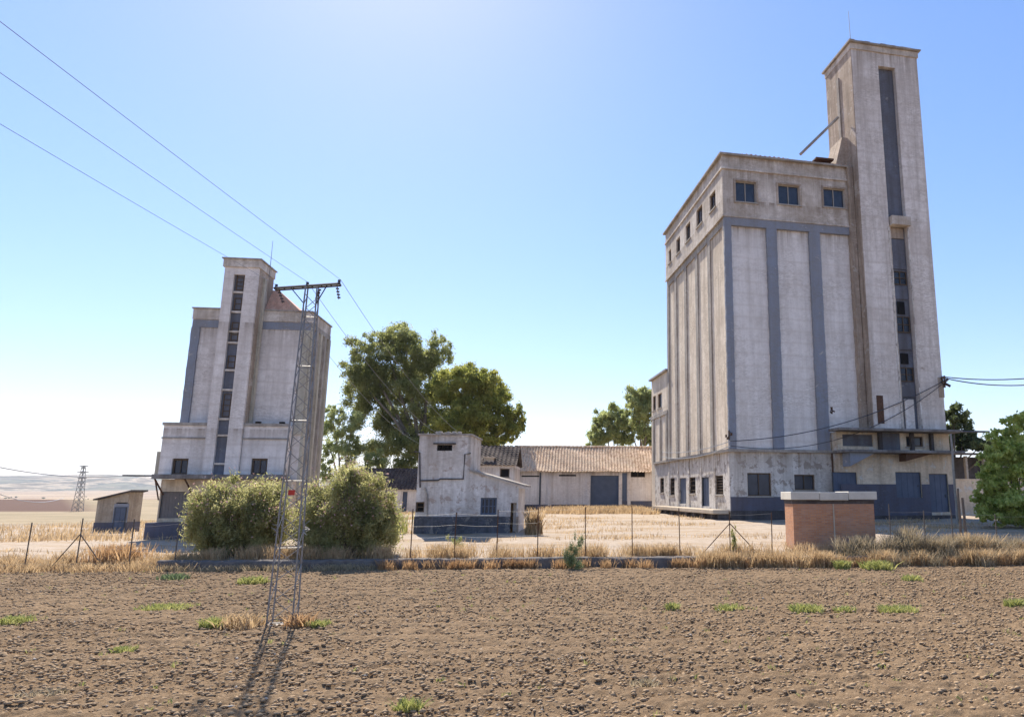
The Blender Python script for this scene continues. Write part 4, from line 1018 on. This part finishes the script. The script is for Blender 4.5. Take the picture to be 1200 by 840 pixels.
wire('lower of two cables leaving the larger silo towards the right', A - Vector((0, 0, .1)), at(1290, 437, 50), .75, .045, 'wire', 'cables leaving right')
tip = LF.wld(LTIP)
wire('upper cable coming in from the left edge to the smaller silo canopy', tip, at(-60, 533, 40), .5, .03, 'wirelight', 'cables at left edge')
wire('lower cable dipping towards the far pylon at the left edge', at(75, 583, 120), at(-60, 548, 60), 1.6, .04, 'wirelight', 'cables at left edge')
# cable bracket on tower corner and black insulator knots
def knot(name, label, P, s):
    b = MB(); 
    for k in range(4): b.tube([(random.uniform(-s, s), random.uniform(-s, s) * .3 - .1, -s + k * s * .5), (random.uniform(-s, s), -.15, -s + k * s * .5 + s * .6)], s * .28, 6)
    b.tube([(0, 0, -s * 1.2), (0, -.1, s * 1.3)], s * .2, 6)
    o = b.build(name, M['insul']); o.location = P; tag(o, label, 'insulator', 'insulators on the larger silo')
knot('wall_insulator', 'bunch of dark insulators on the right corner of the larger silo tower', RF.wld((18.65, -1.3, 11.2)), .4)
knot('wall_insulator', 'dark insulator clamp on the front left corner of the larger silo', RF.wld((-.1, -.2, 6.5)), .3)
knot('wall_insulator', 'small dark clamp hanging on the cable in front of the blue stripe', at(975, 481, 55.2), .22)
# distant pylon
def far_pylon():
    y = 230.0; b = at(90, 603, y); t = at(91, 545, y); h = t.z - b.z
    T = thing('transmission_pylon', 'faraway pale lattice pylon on the plain at far left', 'pylon', b)
    w0 = 1.15; w1 = .35; leg = lambda k, s: Vector((((-1, -1), (1, -1), (1, 1), (-1, 1))[k % 4][0] * (w0 + (w1 - w0) * s), ((-1, -1), (1, -1), (1, 1), (-1, 1))[k % 4][1] * (w0 + (w1 - w0) * s), h * s))
    for k in range(4): MB().tube([leg(k, 0), leg(k, 1)], .09, 4).build('leg', M['steel'], T)
    l = MB()
    for i in range(10):
        for k in range(4): l.tube([leg(k, i / 10), leg(k + 1, (i + 1) / 10)], .05, 3); l.tube([leg(k + 1, i / 10), leg(k, (i + 1) / 10)], .05, 3)
    l.build('lattice', M['steel'], T)
    for s, w in ((.98, 1.4), (.86, 1.8), (.74, 1.4)): MB().tube([(-w, 0, h * s), (w, 0, h * s)], .12, 4).build('crossarm', M['steel'], T)
far_pylon()

# ------------------------------------------------------------------ vegetation
def leafmesh(name, cl, n, size, asp, mat, parent=None, shell=.55, droop=0.0):
    """n leaf quads spread through ellipsoid clumps cl = (x,y,z,rx,ry,rz)"""
    cl = np.array(cl, float); vol = cl[:, 3] * cl[:, 4] * cl[:, 5]; p = vol ** .75; p /= p.sum()
    idx = RNG.choice(len(cl), n, p=p); c = cl[idx]
    d = RNG.normal(size=(n, 3)); d /= np.linalg.norm(d, axis=1)[:, None]
    r = np.abs(RNG.normal(size=n)) * .42 + shell * .75 * RNG.random(n) ** .5 + .12 * RNG.random(n)
    P = c[:, :3] + d * r[:, None] * c[:, 3:6]
    a = RNG.normal(size=(n, 3)); a[:, 2] -= droop; a /= np.linalg.norm(a, axis=1)[:, None]
    b = np.cross(a, RNG.normal(size=(n, 3))); b /= np.linalg.norm(b, axis=1)[:, None]
    s = size * RNG.uniform(.6, 1.4, n)[:, None]
    u = a * s; w = b * s * asp
    co = np.stack([P - u, P - w * .9 + u * .1, P + u, P + w * .9 + u * .1], 1).reshape(-1, 3)
    f = np.arange(4 * n).reshape(-1, 4)
    o = np_mesh(name, co, f, mat)
    if parent: o.parent = parent
    return o
def limbs(parent, h, targets, r, mat='bark', fork=.35):
    b = MB(); top = Vector((random.uniform(-.2, .2), random.uniform(-.2, .2), h * fork))
    b.tube([(0, 0, -.3), (r * .3, 0, h * fork * .5), top], r, 8, r * .7)
    for t in targets:
        t = Vector(t); m = top.lerp(t, .5) + Vector((random.uniform(-.4, .4), random.uniform(-.4, .4), random.uniform(.2, .8))) * h * .04
        b.tube([top - Vector((0, 0, .1)), m, t], r * .45, 6, r * .1)
    return b.build('trunk', M[mat], parent)
def tree(name, label, cat, Y, base_uv, blobs, n, size, mat, asp=.35, r=.45, group=None, trunk='bark', fork=.3, depth=1.0, droop=.6, sub=7, shell=.5):
    """blobs: (u, v, radius_px_x, radius_px_z) seen crown masses, at distance Y"""
    b = at(base_uv[0], 590, Y); z = tz(b.x, Y)
    T = thing(name, label, cat, (b.x, Y, z), 0, group)
    cl = []; tg = []
    for (u, v, ru, rv) in blobs:
        dy = random.uniform(-1, 1) * ru / F * Y * .7 * depth; p = at(u, v, Y + dy); R1 = ru / F * Y; R2 = rv / F * Y
        c = Vector((p.x - b.x, dy, p.z - z)); tg.append(tuple(c))
        for k in range(sub):
            d = Vector(np.random.default_rng(int(u * 7 + v * 13 + k * 101)).normal(size=3)); d.normalize(); q = random.random() ** .45 * .98
            s = random.uniform(.13, .30)
            cl.append((c.x + d.x * R1 * q, c.y + d.y * R1 * q * depth, c.z + d.z * R2 * q, R1 * s, R1 * s, R2 * s))
    h = max(c[2] for c in cl)
    limbs(T, h, tg, r, trunk, fork)
    leafmesh('crown', cl, n, size, asp, M[mat], T, shell=shell, droop=droop)
    return T
G = 'eucalyptus trees behind the yard'
tree('eucalyptus_tree', 'tallest spreading eucalyptus with open crown, behind the small transformer house', 'tree', 98, (492, 0),
     [(475, 405, 36, 26), (428, 420, 28, 28), (440, 460, 36, 36), (508, 415, 24, 28), (485, 445, 44, 38), (455, 505, 40, 36), (500, 490, 40, 34), (425, 450, 24, 34), (480, 530, 38, 26), (450, 400, 24, 18)], 110000, .19, 'euc', .35, .75, G, depth=1.0, sub=46)
tree('eucalyptus_tree', 'rounded yellow green eucalyptus just right of the tallest one', 'tree', 92, (560, 0),
     [(548, 446, 34, 26), (574, 458, 34, 30), (525, 462, 32, 32), (555, 490, 42, 28), (590, 500, 24, 22), (605, 490, 14, 22), (530, 505, 30, 26), (575, 520, 26, 14)], 95000, .175, 'euc2', .4, .6, G, depth=1.0, sub=46)
tree('eucalyptus_tree', 'sparse pale tree with see-through crown beside the smaller silo', 'tree', 88, (398, 0),
     [(390, 490, 16, 18), (412, 500, 20, 20), (385, 520, 18, 22), (412, 530, 22, 20), (438, 540, 20, 18), (382, 550, 14, 14)], 13000, .21, 'euc3', .3, .3, G, sub=34)
tree('eucalyptus_tree', 'left green tree with pointed crown behind the warehouse roof', 'tree', 105, (712, 0),
     [(714, 488, 19, 17), (706, 506, 19, 20), (728, 505, 18, 20), (700, 515, 13, 14)], 20000, .22, 'euc3', .35, .35, G, sub=34)
tree('eucalyptus_tree', 'taller right green tree behind the warehouse roof, against the silo annex', 'tree', 103, (750, 0),
     [(748, 470, 20, 18), (762, 470, 18, 18), (757, 490, 18, 24), (738, 500, 18, 22), (765, 480, 14, 18), (765, 515, 14, 16)], 26000, .22, 'euc3', .35, .4, G, sub=34)
tree('dark_tree', 'dark leafy tree behind the right corner of the larger silo', 'tree', 75, (1122, 0),
     [(1118, 490, 18, 18), (1130, 505, 14, 16), (1118, 515, 22, 14), (1150, 522, 20, 8), (1180, 520, 22, 10)], 14000, .2, 'dark_tree', .5, .3, sub=26)
tree('leafy_tree', 'bright green leafy fig tree at the right edge of the photo', 'tree', 47, (1195, 0),
     [(1180, 520, 24, 20), (1165, 545, 20, 18), (1195, 500, 22, 16), (1190, 545, 34, 26), (1172, 572, 24, 22), (1195, 585, 34, 18), (1215, 540, 34, 36), (1160, 560, 16, 18), (1168, 590, 24, 16), (1156, 530, 12, 12), (1190, 598, 30, 12), (1172, 602, 26, 14), (1205, 604, 30, 14), (1150, 585, 12, 14)], 32000, .12, 'fig', .7, .12, droop=.1, fork=.08, sub=36)

def oleander(label, Y, u0, u1, vtop, vbase, n, seed):
    rg = np.random.default_rng(seed)
    uc = (u0 + u1) / 2; b = at(uc, vbase, Y); z = tz(b.x, Y) - .02
    T = thing('oleander_bush', label, 'bush', (b.x, Y, z), 0, 'oleander bushes on the wall')
    Wd = (u1 - u0) / F * Y / 2 * .95; h = at(uc, vtop, Y).z - z
    cl = []
    for i in range(230):
        a = rg.uniform(0, 2 * math.pi); e = rg.uniform(-.9, 1.0) ; rr = math.sqrt(max(0, 1 - e * e)); q = rg.uniform(.4, .95)
        s = rg.uniform(.12, .27)
        cl.append((math.cos(a) * rr * Wd * q, math.sin(a) * rr * Wd * q * .75, h * .44 + e * h * .56 * q, Wd * s, Wd * s, h * s * .75))
    st_ = MB()
    for i in range(46):
        a = rg.uniform(0, 6.28); q = rg.uniform(0, .45); e = rg.uniform(.3, .75)
        st_.tube([(math.cos(a) * q, math.sin(a) * q * .7, -.05), (math.cos(a) * (q + Wd * .25), math.sin(a) * (q + Wd * .2), h * .3), (math.cos(a) * Wd * e, math.sin(a) * Wd * e * .7, h * rg.uniform(.55, .85))], .03, 5, .01)
    st_.build('stems', M['bark'], T)
    leafmesh('foliage', cl, n, .075, .28, M['olean'], T, shell=.35, droop=-.8)
    top = [c for c in cl if c[2] > h * .35]
    fc = [(c[0] * 1.05, c[1] * 1.05, c[2] * 1.04, c[3], c[4], c[5]) for c in top]
    leafmesh('blossom', fc, n // 34, .045, .7, M['flower'], T, shell=.85)
oleander('rounded oleander bush with faded blossom, left of the lattice pole', 31.4, 211, 338, 556, 657, 80000, 3)
oleander('taller dome shaped oleander bush, right of the lattice pole', 31.2, 343, 472, 548, 656, 82000, 5)

def blades(name, pts, hmin, hmax, w, mat, lean=.35, parent=None):
    n = len(pts); h = RNG.uniform(hmin, hmax, n); a = RNG.uniform(0, 6.28, n)
    dx = np.cos(a); dy = np.sin(a); le = RNG.normal(0, lean, (n, 2)) * h[:, None]
    ww = w * RNG.uniform(.6, 1.5, n)
    p = pts
    v0 = p + np.stack([dx * ww, dy * ww, np.zeros(n) - .02], -1); v1 = p - np.stack([dx * ww, dy * ww, np.zeros(n) + .02], -1)
    m = p + np.stack([le[:, 0] * .4, le[:, 1] * .4, h * .6], -1); q = np.stack([dx * ww, dy * ww, 0 * h], -1) * .8
    t = p + np.stack([le[:, 0], le[:, 1], h], -1)
    co = np.stack([v0, v1, m - q, m + q, t - q * .25, t + q * .25], 1).reshape(-1, 3)
    k = np.arange(n)[:, None] * 6
    f = np.concatenate([k + np.array([[0, 1, 2, 3]]), k + np.array([[3, 2, 4, 5]])], 0)
    o = np_mesh(name, co, f, mat)
    if parent: o.parent = parent
    return o
def clumpy(n, x0, x1, yf, yspread, nclump, csig, zf=None):
    cx = RNG.uniform(x0, x1, nclump); cy = yf(cx) + RNG.uniform(-.5, .5, nclump) * yspread
    i = RNG.integers(0, nclump, n); x = cx[i] + RNG.normal(0, csig, n); y = cy[i] + RNG.normal(0, csig * .6, n)
    z = terr(x, y) if zf is None else zf(x, y)
    return np.stack([x, y, z], -1)
zero = lambda x, y: np.full(len(x), 0.0)
stuff = []
# dry strip in front of the wall, right of bushes
o = blades('dry_grass', clumpy(16000, -10.2, 20, lambda x: edge_y(x) - .28, .5, 95, .13, zero), .08, .50, .010, M['dry_red'], .3); tag(o, 'russet dry grass growing at the foot of the stone wall', 'dry grass', kind='stuff')
o = blades('dry_grass', clumpy(9000, 2.5, 8.4, lambda x: edge_y(x) - .35, .6, 30, .2, zero), .12, .75, .012, M['dry'], .28); tag(o, 'tall golden dry grass heap in front of the brick hut', 'dry grass', kind='stuff')
o = blades('dry_grass', clumpy(15000, -19, 22, lambda x: edge_y(x) + .9, 1.4, 150, .22), .15, .6, .011, M['dry'], .35); tag(o, 'straw coloured grass along the wire fence above the wall', 'dry grass', kind='stuff')
o = blades('dry_grass', clumpy(26000, -34, -17.0, lambda x: edge_y(x) + .6, 2.2, 120, .28), .08, .6, .013, M['dry'], .35); tag(o, 'straw coloured grass bank at the left field edge', 'dry grass', kind='stuff')
o = blades('dry_weeds', clumpy(12000, 8.5, 21, lambda x: edge_y(x) + .3, 1.8, 55, .22), .25, .9, .012, M['dry_grey'], .4); tag(o, 'grey tangled dry weeds in front of the larger silo', 'weeds', kind='stuff')
o = blades('dry_weeds', clumpy(7000, 9.5, 21, lambda x: edge_y(x) - .25, .6, 26, .2, zero), .25, .8, .012, M['dry'], .4); tag(o, 'pale dry weeds at the right end of the field edge', 'weeds', kind='stuff')
o = blades('dry_weeds', clumpy(5000, -18.5, -10, lambda x: edge_y(x) - .3, .4, 60, .16, zero), .06, .35, .011, M['dry_grey'], .5); tag(o, 'short dull weeds at the foot of the shaded wall under the bushes', 'weeds', kind='stuff')
# yard grass
def yard_pts(n, x0, x1, y0, y1, nc, sig):
    cx = RNG.uniform(x0, x1, nc); cy = RNG.uniform(y0, y1, nc); i = RNG.integers(0, nc, n)
    x = cx[i] + RNG.normal(0, sig * 2.2, n); y = cy[i] + RNG.normal(0, sig, n)
    # keep out of buildings
    ok = (y > edge_y(x) + .6)
    for fr_, (a0, a1, b0, b1) in ((RF, (-1.9, 19.3, -1.5, 27)), (LF, (-1.5, 10.5, -.6, 8)), (SF, (-.1, 6.9, -.1, 4.1))):
        c, s = math.cos(fr_.a), math.sin(fr_.a); dx = x - fr_.o.x; dy = y - fr_.o.y
        lx = dx * c + dy * s; ly = -dx * s + dy * c
        ok &= ~((lx > a0) & (lx < a1) & (ly > b0) & (ly < b1))
    ok &= ~((x > 6.3) & (x < 11) & (y > 32.8) & (y < 34.8))
    x, y = x[ok], y[ok]; return np.stack([x, y, terr(x, y)], -1)
o = blades('dry_grass', yard_pts(20000, -32, 22, 31, 84, 170, .5), .05, .26, .016, M['dry'], .4); tag(o, 'thin patches of dry grass scattered over the yard', 'dry grass', kind='stuff')
o = blades('dry_grass', yard_pts(9000, -9, 6, 70, 84, 60, .6), .2, .7, .03, M['dry'], .3); tag(o, 'dry grass in front of the warehouse wall', 'dry grass', kind='stuff')
o = blades('dry_grass', yard_pts(12000, -70, -34, 50, 110, 120, 1.2), .15, .6, .03, M['dry'], .3); tag(o, 'dry meadow grass around the little shed', 'dry grass', kind='stuff')
o = blades('green_grass', yard_pts(2600, -36, -33.6, 56, 64, 14, .35), .5, 1.5, .05, M['weed'], .3); tag(o, 'bright green weeds between the shed and the smaller silo', 'weeds', kind='stuff')
o = blades('green_grass', yard_pts(900, -15.2, -14.2, 40.5, 43, 7, .25), .4, 1.3, .03, M['weed'], .25); tag(o, 'bright green weeds beside the left wall of the transformer house', 'weeds', kind='stuff')

# individual weeds
def weed(u, v, wpx, hpx, label, mat='weed', onfield=True, n=420, name='weed_clump', Yfix=None):
    if onfield: b = gnd(u, v, 0.0)
    else: b = at(u, v, Yfix); b.z = tz(b.x, Yfix)
    Y = b.y; w = wpx / F * Y * .5; h = max(.05, hpx / F * Y)
    n = int(n); tight = 1.0 if name == 'weed_clump' else .55; x = np.clip(RNG.normal(0, w * .5 * tight, n), -w * .85, w * .85); y = np.clip(RNG.normal(0, (w * .4 if onfield else w * .3) * tight, n), -w * .6, w * .6)
    fall = np.clip(1 - (x / (w * 1.4)) ** 2, .25, 1)
    pts = np.stack([x, y, np.full(n, .03)], -1)
    if name == 'shrub':
        cl = [(RNG.normal(0, w * .28), RNG.normal(0, w * .25), h * q, w * (.55 - .42 * q), w * (.5 - .4 * q), h * .2) for q in np.linspace(.15, .95, 9)]
        o = leafmesh(name, cl, n * 4, .035, .3, M[mat], None, droop=-1.2); o.location = b; tag(o, label, 'weed', 'weeds in and beside the field'); return o
    o = blades(name, pts, h * .35, h, .007 + .0006 * Y, M[mat], .45 if name == 'weed_clump' else .22); o.location = b
    tag(o, label, 'weed', 'weeds in and beside the field'); return o
weed(15, 733, 38, 10, 'wide low green weed patch at the left edge of the ploughed field')
weed(195, 716, 60, 7, 'thin flat strip of yellowish weeds left of the lattice pole', n=700)
weed(250, 739, 26, 14, 'bright green weed tuft nearest left of the pole foot')
weed(280, 739, 44, 20, 'dry straw tuft between the green weed and the pole foot', 'dry', n=260)
weed(350, 738, 34, 18, 'dry brown grass tuft around the pole foot', 'dry_red', n=220)
weed(372, 738, 24, 10, 'small green weed just right of the pole foot')
weed(297, 686, 32, 10, 'green weed patch in front of the shaded wall under the left bush')
weed(145, 768, 26, 9, 'small yellow green weed alone in the lower left field', n=200)
weed(480, 838, 28, 16, 'yellow weed cut by the bottom edge of the photo', n=260)
weed(788, 717, 16, 10, 'leftmost small weed of the row in the right half of the field', n=220)
weed(855, 718, 34, 9, 'pair of low weeds below the heap of tall dry grass', n=300)
weed(945, 720, 36, 11, 'bushy low weed in the row below the brick hut')
weed(990, 719, 26, 8, 'faint weed right of the bushy one below the brick hut', n=200)
weed(1052, 720, 44, 10, 'long green weed strip in the row below the silo door')
weed(1192, 714, 24, 11, 'green weed at the right edge of the ploughed field')
weed(987, 668, 18, 11, 'small fresh weed at the wall foot below the brick hut')
weed(1028, 669, 34, 12, 'fresh green weeds at the wall foot right of the brick hut')
weed(1068, 682, 22, 8, 'little weed a step into the field from the right dry weeds', n=180)
weed(755, 808, 34, 10, 'pale grey green weed in the lower middle of the field', 'dry_grey', n=240)
weed(203, 681, 30, 8, 'green weed at the field edge below the smaller silo', 'weed_dark')
weed(50, 820, 50, 9, 'faint pale weeds in the lower left corner of the field', 'dry_grey', n=300)
weed(669, 669, 26, 40, 'upright dull green shrub growing in front of the stone wall', 'weed_dark', n=900, name='shrub')
weed(535, 650, 30, 20, 'leafy green weed behind the wall in front of the transformer house', onfield=False, Yfix=31.4, name='shrub', n=500)
weed(860, 650, 14, 32, 'green sapling against the braced fence post', onfield=False, Yfix=31.0, name='shrub', n=400)
weed(1010, 662, 40, 34, 'pale feathery dry weed at the right corner of the brick hut', 'dry_grey', name='dry_shrub', n=500)
weed(1065, 660, 44, 42, 'tall pale dry weed in front of the blue silo door', 'dry_grey', name='dry_shrub', n=600)
weed(1140, 660, 70, 34, 'broad golden dry weed near the right end of the field edge', 'dry', name='dry_shrub', n=900)
weed(135, 668, 90, 30, 'russet dry bush on the bank left of the bushes', 'dry_red', name='dry_shrub', n=900)
weed(625, 628, 26, 28, 'dry shrub beside the right corner of the transformer house', 'dry', onfield=False, Yfix=40.5, name='dry_shrub', n=500)

o = blades('weed_seedlings', np.repeat(field_pts(260), 7, 0) + RNG.normal(0, .035, (1820, 3)) * [1, 1, 0], .02, .07, .008, M['weed'], .6); tag(o, 'tiny scattered weed seedlings across the ploughed field', 'seedlings', kind='stuff')
# fallen pale plank / kerb by right weeds
p = gnd(1050, 664, 0)
o = MB().box(-.9, .9, -.1, .1, .03, .16).build('concrete_beam', M['ledge'], None, .02); o.location = p; o.rotation_euler = (0, R(3), R(-5)); tag(o, 'fallen pale concrete beam among the weeds right of the brick hut', 'beam')

# ------------------------------------------------------------------ haze, sky, sun, camera
HZ = bpy.data.materials.new('haze_air'); HZ.use_nodes = True; nt = HZ.node_tree
nt.nodes.remove(nt.nodes['Principled BSDF'])
pv = nt.nodes.new('ShaderNodeVolumePrincipled'); pv.inputs['Density'].default_value = 7e-5
pv.inputs['Color'].default_value = (.86, .92, 1, 1); pv.inputs['Anisotropy'].default_value = .1
nt.links.new(pv.outputs[0], nt.nodes['Material Output'].inputs['Volume'])
hz = MB().box(-13400, 13400, -13400, 13400, -18, 300).build('haze', HZ); hz['kind'] = 'stuff'; tag(hz, 'thin pale summer haze over the plain', 'haze')

EL, AZ = 47.0, -23.5
w = bpy.data.worlds.new('World'); scn.world = w; w.use_nodes = True; nt = w.node_tree
sky = nt.nodes.new('ShaderNodeTexSky'); sky.sky_type = 'NISHITA'; sky.sun_disc = False
sky.sun_elevation = R(EL); sky.sun_rotation = R(AZ); sky.altitude = 0
sky.air_density = 1.0; sky.dust_density = 0.22; sky.ozone_density = 3.0
gm = nt.nodes.new('ShaderNodeGamma'); gm.inputs[1].default_value = .75; hs = nt.nodes.new('ShaderNodeHueSaturation'); hs.inputs['Saturation'].default_value = 1.3; hs.inputs['Value'].default_value = 1.2
nt.links.new(sky.outputs[0], gm.inputs[0]); nt.links.new(gm.outputs[0], hs.inputs['Color']); nt.links.new(mix(nt, 1.0, hs.outputs[0], (1, .912, 1.02), 'MULTIPLY'), nt.nodes['Background'].inputs['Color']); nt.nodes['Background'].inputs['Strength'].default_value = 0.14
sl = bpy.data.lights.new('sun', 'SUN'); sl.energy = 5.0; sl.angle = R(.55); sl.color = (1, .92, .80)
so = bpy.data.objects.new('sun', sl); C.objects.link(so)
d = Vector((math.sin(R(AZ)) * math.cos(R(EL)), math.cos(R(AZ)) * math.cos(R(EL)), math.sin(R(EL))))
so.rotation_euler = d.to_track_quat('Z', 'Y').to_euler(); so.location = (0, 0, 60)

cam = bpy.data.cameras.new('camera'); cam.sensor_fit = 'HORIZONTAL'; cam.sensor_width = 36; cam.lens = 36 * F / 1200
cam.shift_x = -(CX - 600) / 1200; cam.clip_start = .1; cam.clip_end = 40000
co = bpy.data.objects.new('camera', cam); C.objects.link(co); co.location = (0, 0, H); co.rotation_euler = (R(90) + TH, 0, 0); scn.camera = co
scn.view_settings.view_transform = 'Standard'; scn.view_settings.look = 'None'; scn.view_settings.exposure = 0.9; scn.view_settings.gamma = 1
scn.cycles.max_bounces = 10; scn.cycles.diffuse_bounces = 6; scn.cycles.transmission_bounces = 8; scn.cycles.volume_bounces = 0; scn.cycles.transparent_max_bounces = 4
